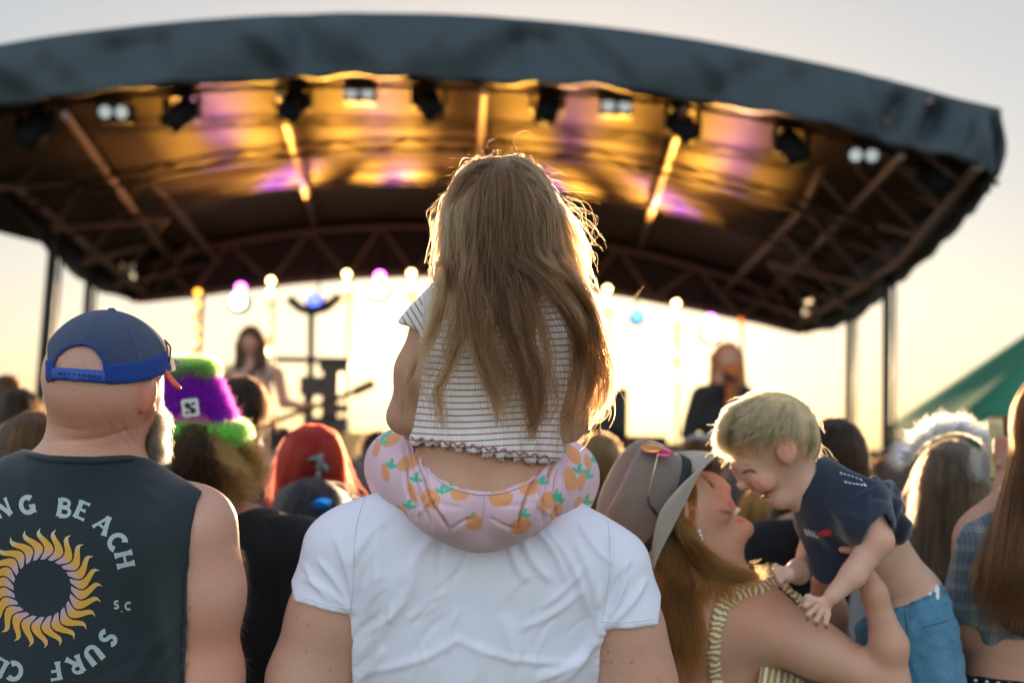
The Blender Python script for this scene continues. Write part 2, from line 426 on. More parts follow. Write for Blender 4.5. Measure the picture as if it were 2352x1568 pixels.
# ================================================================ ground, far trees
m_grass = mat("trodden_grass", (.12, .11, .06), .95, noise=(3, .8, (.2, .17, .10)), bump=(40, .6))
g = MB(); g.sheet([[(x, y, 0) for x in (-900, -40, 0, 40, 900)] for y in (-60, 0, 20, 80, 1500)])
g.build("ground", m_grass); tag(bpy.data.objects["ground"], kind="structure")
m_far = mat("far_wood", (.03, .045, .02), .9, noise=(.2, .6))
mb = MB(); r_ = np.random.default_rng(3)
xs = np.linspace(-260, 260, 131)
hh = 1.0 + np.convolve(r_.normal(size=131 + 8), np.ones(9) / 9, 'valid') * 3 + r_.uniform(-.5, .5, 131)
for k in range(130):
    for _ in range(2):
        x = xs[k] + r_.uniform(-2, 2); hgt = max(2.2, hh[k] + r_.uniform(-1, 1)); rr = r_.uniform(2.5, 4)
        prof = [(rr * math.sin(a) * r_.uniform(.8, 1.15), hgt * (.5 - .5 * math.cos(a))) for a in np.linspace(.1, math.pi - .05, 6)]
        mb.lathe((x, 230 + r_.uniform(-8, 8), 0), (0, 0, 1), prof, 7)
mb.build("far_woods", m_far, smooth=False); tag(bpy.data.objects["far_woods"], kind="stuff")
# ================================================================ stage
m_fab = mat("black_blue_vinyl", (.036, .054, .072), .6, noise=(2.5, .12), bump=(6, .5, 3), spec=.4)
m_ceil = mat("roof_lining", (.11, .09, .08), 1.0, noise=(.8, .3), spec=0)
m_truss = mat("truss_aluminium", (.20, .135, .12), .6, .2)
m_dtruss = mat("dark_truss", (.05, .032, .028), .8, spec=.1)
m_dark = mat("black_metal", (.012, .013, .015), .5, .2)
m_deck = mat("stage_deck", (.03, .03, .032), .7, noise=(8, .4))
YF, YB = 6.0, 11.0
stage = empty("outdoor_stage", (0, 8.5, 0), "mobile stage with arched dark fabric roof and truss frame glowing with amber light", "stage")
FT = [(-520, 250), (-300, 175), (0, 105), (300, 62), (600, 39), (900, 32), (1200, 45), (1500, 78), (1800, 130), (2050, 187), (2200, 228), (2297, 250)]
FB = [(-520, 425), (-300, 325), (0, 242), (300, 205), (600, 184), (900, 181), (1200, 191), (1500, 216), (1800, 268), (2050, 328), (2200, 366), (2293, 402)]
BB = [(318, 697), (440, 685), (620, 661), (800, 644), (950, 638), (1130, 642), (1340, 670), (1500, 697), (1700, 737), (1840, 770)]
BT = [(300, 610), (440, 565), (620, 530), (800, 512), (950, 508), (1130, 514), (1340, 545), (1500, 575), (1700, 632), (1850, 690)]
def curve_px(pl, Y, n): return [PY(q[0], q[1], Y) for q in spline([(a, b, 0) for a, b in pl], n)]
n = 161
ft, fb = curve_px(FT, YF, n), curve_px(FB, YF, n)
rows = []
rr_ = np.random.default_rng(5)
cre = [(rr_.uniform(0, 1), rr_.uniform(-.12, .12), rr_.uniform(.004, .014), rr_.uniform(-1, 1)) for _ in range(75)]
for j in range(15):
    t = j / 14; row = []
    for i in range(n):
        p = ft[i] * (1 - t) + fb[i] * t; s_ = i / (n - 1); dy = 0
        for c, sl_, wd, am in cre: dy += .06 * min(1, t * 3.5) * am * math.exp(-((s_ - c - sl_ * .35 * (t - .5)) / wd) ** 2) * (.3 + math.sin(math.pi * min(1, t + .1)))
        dy += .03 * math.sin(s_ * 40 + t * 3) * t
        row.append((p[0], p[1] - dy - .02 * math.sin(t * math.pi), p[2] + (.012 * math.sin(s_ * 150) if t == 1 else 0)))
    rows.append(row)
MB().sheet(rows).build("fascia", m_fab, stage, True, .02)
# roof skin and lining
fu = curve_px([(a, b - 22) for a, b in FB], YF + .05, 61); bu = curve_px(BT, YB, 61)
ftop = curve_px(FT, YF + .05, 61); btop = curve_px([(a, b - 60) for a, b in BT], YB, 61)
def lerp(a, b, t): return np.array(a) * (1 - t) + np.array(b) * t
def ceil_pt(s_, t, dz=0):
    i = s_ * 60; k = min(int(i), 59); f_ = i - k
    a = lerp(fu[k], fu[k + 1], f_); b = lerp(bu[k], bu[k + 1], f_); return lerp(a, b, t) + np.array((0, 0, dz))
MB().sheet([[ceil_pt(i / 60, t, 0) for i in range(61)] for t in np.linspace(0, 1, 21)]).build("roof_lining", m_ceil, stage, True, .01)
MB().sheet([[lerp(ftop[i], btop[i], t) for i in range(61)] for t in np.linspace(0, 1, 9)]).build("roof_skin", m_fab, stage, True, .01)
# side skirts
SR = [(2292, 404, 6.0), (2238, 482, 6.5), (2150, 575, 7.3), (2048, 664, 8.3), (1955, 740, 9.6), (1842, 770, 11)]
SLF = [(-512, 428, 6.0), (-330, 390, 6.4), (-120, 400, 7.0), (0, 447, 7.5), (112, 574, 8.3), (205, 655, 9.5), (318, 697, 11)]
for S_, idx_, sgn in ((SR, 60, 1), (SLF, 0, -1)):
    lower = spline([PY(*q) for q in S_], 25); upper = [lerp(ftop[idx_], btop[idx_], t) for t in np.linspace(0, 1, 25)]
    rows = [[lerp(upper[i], lower[i], t) + np.array((sgn * .05 * math.sin(i * 1.9 + t * 2) * math.sin(t * 3.1), 0, .02 * math.sin(i * 2.3) * t)) for i in range(25)] for t in np.linspace(0, 1, 7)]
    MB().sheet(rows).build("side_skirt", m_fab, stage, True, .015)
    # side truss: two chords and a zigzag
    tr = empty("side_truss", (0, 0, 0)); tr.parent = stage; tr.location = Vector((0, 0, 0))
    lo_ = [lerp(p, (0, 0, 0), 0) + np.array((-sgn * .12, 0, .06)) for p in lower]; inn = [p + np.array((-sgn * .75, 0, .42)) for p in lo_]
    up_ = [p + np.array((-sgn * .30, 0, .42)) for p in lo_]
    for ch in (lo_, inn, up_): MB().tube([ch[0], ch[12], ch[24]], .034, 6).build("chord", m_truss, tr)
    for i in range(0, 24, 3):
        MB().tube([lo_[i], inn[i + 3] if i % 2 else up_[min(i + 3, 24)]], .021, 5).build("brace", m_truss, tr)
        MB().tube([inn[i], lo_[i + 3]], .018, 5).build("brace", m_truss, tr)
        MB().tube([inn[i], up_[min(i + 2, 24)]], .018, 5).build("brace", m_truss, tr)
# back rail fabric with truss arch
bt_, bb_ = [p + np.array((0, 0, .22)) for p in curve_px(BT, YB, 61)], curve_px(BB, YB, 61)
m_back = mat("back_valance", (.04, .03, .035), .8)
MB().sheet([[lerp(bt_[i], bb_[i], t) + np.array((0, -.01 + .015 * math.sin(i * 1.1), 0)) for i in range(61)] for t in (0, .25, .5, .75, 1)]).build("back_valance", m_back, stage, True, .01)
def arch_truss(name, top, bot, Y, dY, nweb, rt=.03, rw=.018, back=False):
    tr = empty(name, (0, 0, 0)); tr.parent = stage
    a, b = curve_px(top, Y, nweb + 1), curve_px(bot, Y, nweb + 1)
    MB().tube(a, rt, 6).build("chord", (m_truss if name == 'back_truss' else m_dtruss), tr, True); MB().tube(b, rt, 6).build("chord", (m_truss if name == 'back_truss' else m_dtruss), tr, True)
    c = [lerp(p, q, .5) + np.array((0, dY, .12)) for p, q in zip(a, b)]
    if dY: MB().tube(c, rt * .8, 6).build("chord", (m_truss if name == 'back_truss' else m_dtruss), tr, True)
    for i in range(nweb):
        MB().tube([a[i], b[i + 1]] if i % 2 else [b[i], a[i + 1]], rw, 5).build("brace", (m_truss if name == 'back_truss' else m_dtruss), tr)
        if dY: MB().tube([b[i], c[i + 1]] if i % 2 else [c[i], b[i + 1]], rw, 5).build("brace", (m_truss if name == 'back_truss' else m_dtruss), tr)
    return tr
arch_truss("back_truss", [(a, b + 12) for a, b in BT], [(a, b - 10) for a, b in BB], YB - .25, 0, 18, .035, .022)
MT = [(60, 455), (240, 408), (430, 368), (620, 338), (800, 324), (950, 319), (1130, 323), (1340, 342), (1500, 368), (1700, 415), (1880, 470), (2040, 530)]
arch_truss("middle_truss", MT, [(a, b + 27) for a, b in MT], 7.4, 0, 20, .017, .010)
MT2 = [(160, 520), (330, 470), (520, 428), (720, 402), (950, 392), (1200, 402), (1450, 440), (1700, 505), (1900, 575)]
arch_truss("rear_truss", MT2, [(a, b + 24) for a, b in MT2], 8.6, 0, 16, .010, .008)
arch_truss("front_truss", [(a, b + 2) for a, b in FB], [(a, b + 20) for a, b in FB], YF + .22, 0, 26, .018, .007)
for (x0, y0, x1, y1) in ((150, 250, 390, 590), (640, 205, 722, 510), (1112, 195, 1092, 505), (1575, 235, 1470, 560), (2070, 345, 1775, 665)):
    MB().tube([PY(x0, y0 + 14, YF + .1), PY(x1, y1 + 6, YB - .3)], .028, 6).build("purlin", m_truss, stage)
# posts
for (x0, y0, x1, y1, Y, r) in ((2038, 640, 2034, 1120, 8.3, .036), (1953, 700, 1947, 1050, 9.6, .034), (124, 560, 92, 920, 8.3, .045), (205, 640, 187, 900, 9.5, .04)):
    a, b = PY(x0, y0, Y), PY(x1, y1, Y); gnd = a + (b - a) * (a[2] / (a[2] - b[2]))
    MB().tube([a + (0, 0, .1), gnd], r, 8).build("post", m_dark, stage)
    MB().tube([a + (r + .03, 0, .1), lerp(a, gnd, .55) + (r + .03, 0, 0)], .016, 6).build("cable_bundle", m_dark, stage, True)
# deck
x0, x1 = PY(-400, 900, YF)[0], PY(2200, 900, YF)[0]
MB().box(((x0 + x1) / 2, 8.7, .6), (x1 - x0, 4.9, .1)).build("deck", m_deck, stage)
MB().box(((x0 + x1) / 2, 6.27, .27), (x1 - x0, .02, .54)).build("deck_skirt", m_fab, stage)
for k in range(6): MB().box((x0 + .3 + k * (x1 - x0 - .6) / 5, 11, .275), (.1, .1, .55)).build("deck_leg", m_dark, stage)
# ================================================================ lamps on the front truss
m_lens = mat("lamp_lens", (.7, .75, .75), .15, emit=(.75, .85, .85), estr=.13, coat=.5)
m_case = mat("lamp_case", (.010, .013, .017), .75, 0, spec=.15)
def aim_R(v):
    z = np.array(v, float); z /= np.linalg.norm(z); x = np.cross((0, 0, 1), z); x /= np.linalg.norm(x); return np.stack([x, np.cross(z, x), z], 1)
hd = [((80, 300), -14, "next to the far left corner post"), ((417, 265), -35, "first to the left of the purple streak"), ((674, 243), -15, "left of the small double blinder in the middle"),
      ((985, 238), 25, "just left of the centre rafter above the girl's head"), ((1258, 245), -12, "right above the girl's hair"), ((1568, 292), 30, "right of the right-hand double blinder"),
      ((1818, 340), 25, "before the outer double blinder"), ((2150, 405), 25, "in the right front corner, the outermost")]
for (px, py), tilt, txt in hd:
    c = PY(px, py, 6.35); t = math.radians(tilt)
    e = empty("moving_head_light", c + (0, 0, .2), "black moving head light, " + txt, "stage light", "moving head lights along the front truss")
    MB().box(c + (0, 0, .155), (.17, .17, .07)).build("base", m_case, e)
    MB().tube([c + (0, 0, .22), c + (0, 0, .32)], .02, 6).build("clamp", m_dtruss, e)
    y = MB()
    for s_ in (-1, 1): y.box(c + (s_ * .105, 0, .05), (.025, .07, .17))
    y.box(c + (0, 0, .125), (.21, .07, .025)); y.build("yoke", m_case, e)
    d = np.array((math.sin(t), -.55, -math.cos(t)))
    MB().lathe(c - d * .1, d, [(.03, 0), (.07, .01), (.085, .06), (.085, .12), (.075, .14), (.08, .2), (.075, .235), (.06, .235)], 14).build("head", m_case, e, True)
    MB().lathe(c - d * .1, d, [(.0, .23), (.058, .23), (.05, .24), (0, .25)], 14).build("lens", m_case, e, True)
bl = [((262, 258), 0, True, "by the left purlin"), ((826, 213), 1, False, "left of the roof's centre"), ((1416, 244), 1, False, "right of the roof's centre"), ((1983, 357), 0, True, "near the right front corner")]
for (px, py), _, _, txt in bl:
    c = PY(px, py, 6.32); e = empty("double_blinder", c + (0, 0, .15), "black twin blinder lamp with two pale round lenses " + txt, "stage light", "twin blinders along the front truss")
    MB().box(c + (0, .05, 0), (.21, .09, .115)).build("housing", m_case, e)
    MB().tube([c + (0, .05, .055), c + (0, .05, .17)], .014, 6).build("clamp", m_case, e)
    for s_ in (-1, 1):
        MB().lathe(c + (s_ * .053, .0, 0), (0, -1, -.25), [(.05, -.01), (.052, .01), (.046, .012)], 18).build("reflector", m_case, e, True)
        MB().lathe(c + (s_ * .053, -.014, -.003), (0, -1, -.25), [(.043, 0), (.035, .007), (0, .012)], 18).build("lens", m_lens, e, True)
# ================================================================ rear light columns, spots on the roof lining
def glow(name, col, s_): return mat(name, (.8, .6, .3), .4, emit=col, estr=s_)
m_amber = glow("amber_bulb", (1, .36, .03), 1.5); m_hot = glow("hot_bulb", (1, .60, .20), 6); m_red = glow("dim_red_bulb", (1, .16, .02), .5)
m_deep = glow("amber_dim", (1, .30, .02), .45)
cols = [(455, 672, 835, 'd', "first light column, left of the long-haired guitarist"), (623, 645, 828, 'h', "light column just right of the guitarist's head"), (797, 630, 760, 'h', "light column right of the V-armed stand"),
        (945, 628, 760, 'h', "light column left of the seated girl's shoulder"), (1395, 664, 770, 'h', "light column right of the seated girl's hair"),
        (1553, 697, 880, 'h', "light column right of the blue beam light"), (1700, 738, 800, 'r', "light column above the bearded singer")]
for px, y0, y1, kd, txt in cols:
    Y = 9.7; top = PY(px, y0, Y); bot = PY(px - 4, y1, Y); x = top[0]
    e = empty("light_column", (x, Y, .65), "slim " + txt.replace("light column", "column of round amber bulbs").replace("first column of round amber bulbs,", "leftmost column of round amber bulbs,"), "light column", "columns of amber bulbs at the back of the stage")
    MB().box((x + .03, Y + .05, (top[2] + .65) / 2), (.045 if px == 455 else .022, .022, top[2] - .65)).build("mast", m_dark, e)
    MB().box((x, Y + .03, .66), (.35, .35, .02)).build("base_plate", m_dark, e)
    step = .117; k = 0; z = top[2]
    while z > bot[2] - .02:
        mm = (m_hot if kd == 'h' and k in (0, 1, 6) else m_amber if kd in 'hd' and k in (0, 1, 3, 4, 7) else m_red if kd == 'r' and k == 0 else m_deep)
        if kd == 'r' and k == 3: mm = m_amber
        if not (kd == 'r' and k in (1, 2)) and not (kd == 'h' and k in (3, 4) and px != 1553):
            MB().lathe((x - .0, Y, z), (0, -1, 0), [(.02, 0), (.034, .01), (.03, .03), (.016, .045), (0, .05)], 10).build("bulb", mm, e, True)
        z -= step; k += 1
# the columns' top lamps throw long streaks forward along the lining
def spot(name, p, tgt, col, power, size, blend=.6, rad=.03, parent=None):
    l = bpy.data.lights.new(name, 'SPOT'); l.energy = power; l.color = col; l.spot_size = math.radians(size); l.spot_blend = blend; l.shadow_soft_size = rad
    o = bpy.data.objects.new(name, l); COL.objects.link(o); o.location = Vector(p); d = Vector(tgt) - Vector(p)
    o.rotation_euler = d.to_track_quat('-Z', 'Y').to_euler(); return o
AMB, PUR = (1, .50, .06), (.55, .16, 1)
def lamp_pair(px, py, s_, col, pa, pb):
    p = PY(px, py + 130, 9.8)
    o = spot("roof_uplight", p, ceil_pt(s_, .16), col, pa, 9.5 if col is AMB else 5.5, 1, .16); o.scale = (1, 3.6, 1)
    o = spot("roof_uplight", p, ceil_pt(s_, .55), col, pb, 9.0, 1, .14); o.scale = (1, 3.2, 1)
XS = [q[0] for q in fu]; XB = [q[0] for q in bu]
def s_of(px, Y=6.6): x = PY(px, 300, Y)[0]; return float(np.interp(x, XS, np.linspace(0, 1, 61)))
AMB, PUR = (1, .50, .06), (.50, .12, 1)
for px, py, tx, k in ((455, 668, 385, .55), (610, 640, 560, 1.15), (797, 628, 785, 1.1), (945, 624, 925, 1.1), (1210, 640, 1235, .8), (1395, 660, 1438, 1.0), (1575, 700, 1660, 1.2), (1720, 740, 1800, .3)):
    lamp_pair(px, py, s_of(tx), AMB, 3000 * k, 1700 * k)
for px, py, tx, k in ((530, 690, 478, 1), (868, 665, 870, .6), (1290, 665, 1350, .5), (1640, 745, 1735, .9)):
    lamp_pair(px, py, s_of(tx), PUR, 1500 * k, 1100 * k)
for px, tx in ((500, 480), (950, 950), (1500, 1550)):      # wash from the column lamps over the whole lining
    spot('wash_light', PY(px, 760, 9.8), ceil_pt(s_of(tx), .3), (1, .42, .10), 260, 62, 1, .35)
# round par lamps and blue beams at the back rail
m_white = glow("white_par", (1, .97, .95), 8); m_blue = glow("blue_beam", (.01, .12, 1), 1.0); m_cyan = glow("cyan_beam", (.01, .40, 1), .9); m_mag = glow("magenta_par", (1, .1, .9), 5)
for px, py, r, mm, txt in ((722, 690, .085, m_blue, "blue beam light above the V-armed stand"), (1465, 724, .08, m_cyan, "cyan blue beam light right of the girl's hair"),
                           (545, 690, .1, m_white, "white round par lamp above the guitarist"), (868, 662, .1, m_white, "white round par lamp in the middle of the back rail"), (1636, 762, .1, m_white, "white round par lamp above the bearded singer")):
    c = PY(px, py, 9.9); e = empty("par_lamp", c + (0, 0, .1), txt, "stage light")
    MB().lathe(c + (0, .22, 0), (0, -1, -.1), [(.05, 0), (r, .05), (r * 1.05, .2), (r * .95, .2)], 16).build("can", m_case, e, True)
    MB().lathe(c + (0, .03, 0), (0, -1, -.1), [(r * .9, 0), (r * .6, .02), (0, .03)], 16).build("lens", mm, e, True)
    MB().tube([c + (0, .15, r), c + (0, .3, .45)], .012, 6).build("bracket", m_case, e)
    if mm is m_white: MB().lathe(c + (0, .1, r * 1.4), (0, -1, 0), [(r * .5, 0), (0, .02)], 12).build("magenta_ring", m_mag, e)
# ================================================================ shared skin and cloth
def skin(name, col, fr=.25, rough=.48):
    return mat(name, col, rough, noise=(9, .55, tuple(np.array(col) * np.array((1.02, .68, .62)))), bump=(220, .25, 3), attr=False, sss=.12, spec=.35) if not fr else skin_attr(name, col, rough)
def skin_attr(name, col, rough):
    return mat(name, col, rough, noise=(11, .5, tuple(np.array(col) * np.array((.98, .66, .58)))), bump=(260, .3, 3), attr=True, sss=.1, spec=.35)
m_skin_m = skin_attr("skin_ruddy", (.56, .33, .25), .5)
m_skin_b = skin_attr("skin_sunburnt", (.62, .36, .28), .45)
m_skin_g = skin_attr("skin_child", (.52, .30, .21), .5)
m_skin_w = skin_attr("skin_tanned", (.58, .345, .255), .45)
m_skin_boy = skin_attr("skin_fair", (.66, .43, .34), .5)
def cloth(name, col, bump=(420, .25, 2), rough=.9, sheen=.15, noise=(3, .15), attr=False):
    return mat(name, col, rough, noise=noise, bump=bump, sheen=sheen, attr=attr, spec=.2)
def pxv(v): return px_of(v[:, 0], v[:, 1], v[:, 2])
def white_cols(v): return np.ones((len(v), 3))
def freckles(n, x0, x1, y0, y1, seed, dark=.78):
    r = np.random.default_rng(seed); fx, fy, fr = r.uniform(x0, x1, n), r.uniform(y0, y1, n), r.uniform(.8, 2.2, n)
    def fn(v, c):
        x, y = pxv(v)
        for a, b, q in zip(fx, fy, fr):
            m = ((x - a) ** 2 + (y - b) ** 2) < q * q; c[m] *= np.array((dark, dark * .75, dark * .7))
        return c
    return fn
def blot(v, c, x0, y0, rx, ry, col, soft=1.0, rot=0):
    x, y = pxv(v); dx, dy = rot2(x - x0, y - y0, rot)
    k = np.clip(1.5 - np.sqrt((dx / rx) ** 2 + (dy / ry) ** 2), 0, 1)[:, None] * soft
    return c * (1 - k) + c * np.array(col) * k
# ================================================================ man in the white T-shirt
D = 1.66
man = empty("person", P(1090, 1560, D) * (1, 1, 0), "man seen from behind in a plain white T-shirt carrying a small girl on his shoulders", "person")
mb_ = Body(.05)
mb_.cap((880, 1240, D, 92), (1300, 1262, D, 92), sq=.95)
mb_.cap((960, 1215, D, 80), (1095, 1120, D, 70)).cap((1240, 1225, D, 80), (1100, 1120, D, 70))
mb_.cap((1088, 1420, D + .01, 268), (1092, 1900, D + .01, 235), sq=.52, k=.08)
mb_.cap((960, 1330, D - .02, 120), (975, 1480, D - .02, 105), sq=.8).cap((1220, 1345, D - .02, 120), (1215, 1490, D - .02, 105), sq=.8)
mb_.chain([(790, 1262, D, 84), (748, 1420, D, 76), (708, 1560, D, 82), (690, 1690, D + .02, 66)], k=.05)
mb_.chain([(1398, 1300, D, 84), (1440, 1450, D, 74), (1462, 1570, D, 80), (1480, 1700, D + .02, 66)], k=.05)
mb_.chain([(690, 1720, D + .02, 60), (800, 1560, D + .22, 44), (880, 1430, D + .32, 36)], k=.03)
mb_.chain([(1480, 1730, D + .02, 60), (1400, 1570, D + .22, 44), (1300, 1450, D + .32, 36)], k=.03)
mb_.cap((1095, 1200, D + .02, 82), (1105, 1040, D + .07, 78)); mb_.ell((1110, 985, D + .13), (100, 118, 125), k=.03)
for sx, cx_, cy_ in ((1, 880, 1430), (-1, 1300, 1450)):                      # hands hold the girl's shins
    mb_.ell((cx_ + sx * 10, cy_ - 20, D + .31), (34, 40, 18), k=.01)
    for j in range(4): mb_.chain([(cx_ + sx * 25, cy_ - 45 + j * 17, D + .30, 10), (cx_ + sx * 52, cy_ - 48 + j * 17, D + .285, 9), (cx_ + sx * 62, cy_ - 44 + j * 17, D + .31, 8)], k=.004)
    mb_.chain([(cx_ + sx * 5, cy_ - 40, D + .29, 11), (cx_ + sx * 30, cy_ - 70, D + .27, 9)], k=.005)
fk = freckles(40, 640, 790, 1420, 1568, 1); fk2 = freckles(30, 1380, 1530, 1450, 1568, 2)
mb_.mesh("body", .0055, m_skin_m, man, color=lambda v: fk2(v, fk(v, white_cols(v))), relax=2)
sh = Body(.05); sh.pr = [p for p in mb_.pr[:11]]
legs = Body(.05).cap((1010, 1980, D, 125), (1000, 2900, D, 75)).cap((1170, 1980, D, 125), (1185, 2900, D, 75)).cap((1010, 1950, D, 140), (1170, 1950, D, 140), sq=.8)
legs.mesh("trousers", .012, cloth("dark_denim", (.03, .04, .07)), man)
b_ = Body(.02)
for x in (1000, 1185): b_.cap((x, 2985, D, 45), (x - 5, 3000, D + .12, 38))
b_.mesh("shoes", .01, cloth("canvas_shoe", (.2, .2, .2)), man)
poly = [(676, 1381), (700, 1388), (740, 1400), (803, 1412), (806, 1470), (814, 1700), (818, 2010), (1370, 2010), (1372, 1700), (1378, 1470), (1383, 1441), (1440, 1442), (1512, 1434), (1530, 1200), (1400, 1000), (1180, 1090), (1150, 1150), (1050, 1150), (1020, 1090), (860, 1000), (640, 1150)]
seeds = [(812, 1400, 775, 1240, 9, 5), (800, 1395, 735, 1290, 7, 4), (800, 1400, 700, 1330, 6, 3), (838, 1420, 872, 1240, 12, 3), (1375, 1440, 1325, 1250, 12, 5), (1350, 1400, 1262, 1225, 9, 5), (1300, 1330, 1230, 1215, 8, 4),
         (1390, 1430, 1440, 1300, 7, 5), (1400, 1435, 1478, 1335, 7, 4), (1375, 1380, 1400, 1230, 8, 4), (1105, 1250, 1090, 1420, 20, -1.5), (1170, 1250, 1210, 1330, 10, 4), (1200, 1240, 1260, 1330, 9, 4), (860, 1540, 1050, 1470, 8, 2.4), (1050, 1470, 1300, 1520, 8, 2.4),
         (1290, 1560, 1385, 1430, 12, 5), (1240, 1560, 1370, 1470, 9, 4), (830, 1500, 960, 1300, 14, 3), (850, 1450, 930, 1380, 6, 2.5), (1000, 1230, 930, 1330, 12, 3), (1090, 1568, 1100, 1480, 14, 3), (1180, 1568, 1160, 1420, 16, 3),
         (830, 1560, 880, 1490, 9, 3.5), (700, 1300, 760, 1380, 6, 3), (1450, 1300, 1400, 1390, 8, -3.5), (1330, 1200, 1400, 1290, 7, 3), (890, 1190, 810, 1290, 9, 3), (1250, 1390, 1340, 1300, 7, 2.5), (940, 1420, 1020, 1360, 10, 2), (1200, 1440, 1330, 1360, 8, 2.5)]
rs = np.random.default_rng(11)
for _ in range(46):
    x0_, y0_ = rs.uniform(830, 1360), rs.uniform(1200, 1568); a_ = rs.normal(-.9 if x0_ > 1090 else .9, .6); l_ = rs.uniform(40, 150)
    seeds.append((x0_, y0_, x0_ - math.cos(a_) * l_ * .6, y0_ + abs(math.sin(a_)) * l_, rs.uniform(3.5, 8), rs.uniform(-2.2, 2.2)))
m_tee = cloth("white_cotton", (.78, .775, .92), bump=(15, .55, 9), noise=(4, .05))
def tee_disp(v, n): return fold(v, seeds, .0016) + hills(v, 22, .0022, 4) + hills(v, 60, .0006, 5)
tee = sh.mesh("shirt", .0042, m_tee, man, inflate=.008, clip=clip_poly(poly), disp=tee_disp, relax=2)
def surf_ray(bvh, px, py, off=.0015):
    """point of a surface behind a photo pixel, lifted off it"""
    o_ = np.zeros(3); d_ = loc3(px, py, 1.0); d_ /= np.linalg.norm(d_)
    h = bvh.ray_cast(Vector(o_), Vector(d_))
    return None if h[0] is None else np.array(h[0]) - d_ * off
def bvh_of(o): v, F = o_local[o.name]; return BVHTree.FromPolygons([tuple(q) for q in v.tolist()], F.tolist())
def seam(name, bvh, pts, r, mt, parent, off=.0005, n=40):
    q = [surf_ray(bvh, a, b, off) for a, b, _ in spline([(a, b, 0) for a, b in pts], n)]
    q = [W(k) for k in q if k is not None]
    return MB().tube(q, r, 5).build(name, mt, parent, True) if len(q) > 2 else None
bv = bvh_of(tee)
m_tee2 = cloth("white_cotton_seam", (.72, .75, .80))
seam("hem_stitch", bv, [(686, 1366), (740, 1386), (800, 1398)], .0006, m_tee2, man); seam("hem_stitch", bv, [(1384, 1427), (1440, 1428), (1500, 1421)], .0006, m_tee2, man)
seam("sleeve_seam", bv, [(838, 1140), (818, 1210), (812, 1300), (806, 1400)], .0011, m_tee2, man); seam("sleeve_seam", bv, [(1395, 1180), (1402, 1260), (1396, 1350), (1382, 1430)], .0011, m_tee2, man)
# short brown hair of the man (his head is hidden by the girl)
hb = Body(.02).ell((1110, 960, D + .13), (106, 108, 130)); m_brown = mat("brown_hair", (.08, .05, .03), .6, bump=(80, .6))
hb.mesh("hair", .008, m_brown, man)
# ================================================================ girl on his shoulders
G = 1.53
girl = empty("person", P(1105, 1235, G), "girl in red striped top and orange-print pink leggings sitting on a man's shoulders", "person")
gb = Body(.035)
gb.cap((1060, 760, G, 92), (1240, 770, G, 92), sq=.7).cap((1150, 760, G, 130), (1118, 1000, G, 140), sq=.62, k=.05)
gb.cap((1112, 1010, G, 128), (1105, 1110, G, 150), sq=.68, k=.05)
gb.ell((1042, 1143, G - .012), (92, 88, 108), k=.016).ell((1170, 1143, G - .012), (92, 88, 108), k=.016)
gb.chain([(1000, 1118, G + .02, 80), (948, 1080, G + .12, 76), (924, 1066, G + .27, 73)], k=.03)
gb.chain([(1212, 1120, G + .02, 80), (1260, 1098, G + .12, 76), (1288, 1092, G + .27, 74)], k=.03)
gb.chain([(925, 1075, G + .28, 72), (960, 1330, G + .33, 55), (965, 1500, G + .33, 36)], k=.03).chain([(1290, 1100, G + .28, 72), (1250, 1340, G + .33, 55), (1245, 1510, G + .33, 36)], k=.03)
nl = len(gb.pr)
gb.chain([(1005, 712, G, 48), (955, 850, G + .01, 40), (928, 955, G + .03, 36)], k=.03).chain([(928, 958, G + .03, 34), (1000, 1010, G + .18, 26), (1060, 1010, G + .24, 20)], k=.02)
gb.chain([(1292, 730, G, 48), (1318, 860, G + .01, 40), (1305, 975, G + .03, 36)], k=.03).chain([(1305, 975, G + .03, 34), (1230, 1025, G + .18, 26), (1160, 1020, G + .24, 20)], k=.02)
for sx, x_, y_ in ((1, 1066, 1005), (-1, 1154, 1015)):
    gb.ell((x_ + sx * 12, y_, G + .25), (20, 18, 10), k=.006)
    for j in range(4): gb.chain([(x_ + sx * 24, y_ - 14 + j * 9, G + .25, 6), (x_ + sx * 42, y_ - 14 + j * 10, G + .245, 5)], k=.003)
gb.cap((1155, 720, G, 52), (1155, 610, G + .01, 46)); gb.ell((1150, 500, G + .015), (112, 128, 125), k=.03); gb.ell((1148, 560, G + .09), (72, 66, 40), k=.03)
gb.ell((1108, 1018, G - .125 + .02), (9, 110, 20), k=.03, op='s')
gskin = gb.mesh("body", .005, m_skin_g, girl, color=lambda v: white_cols(v), relax=2)
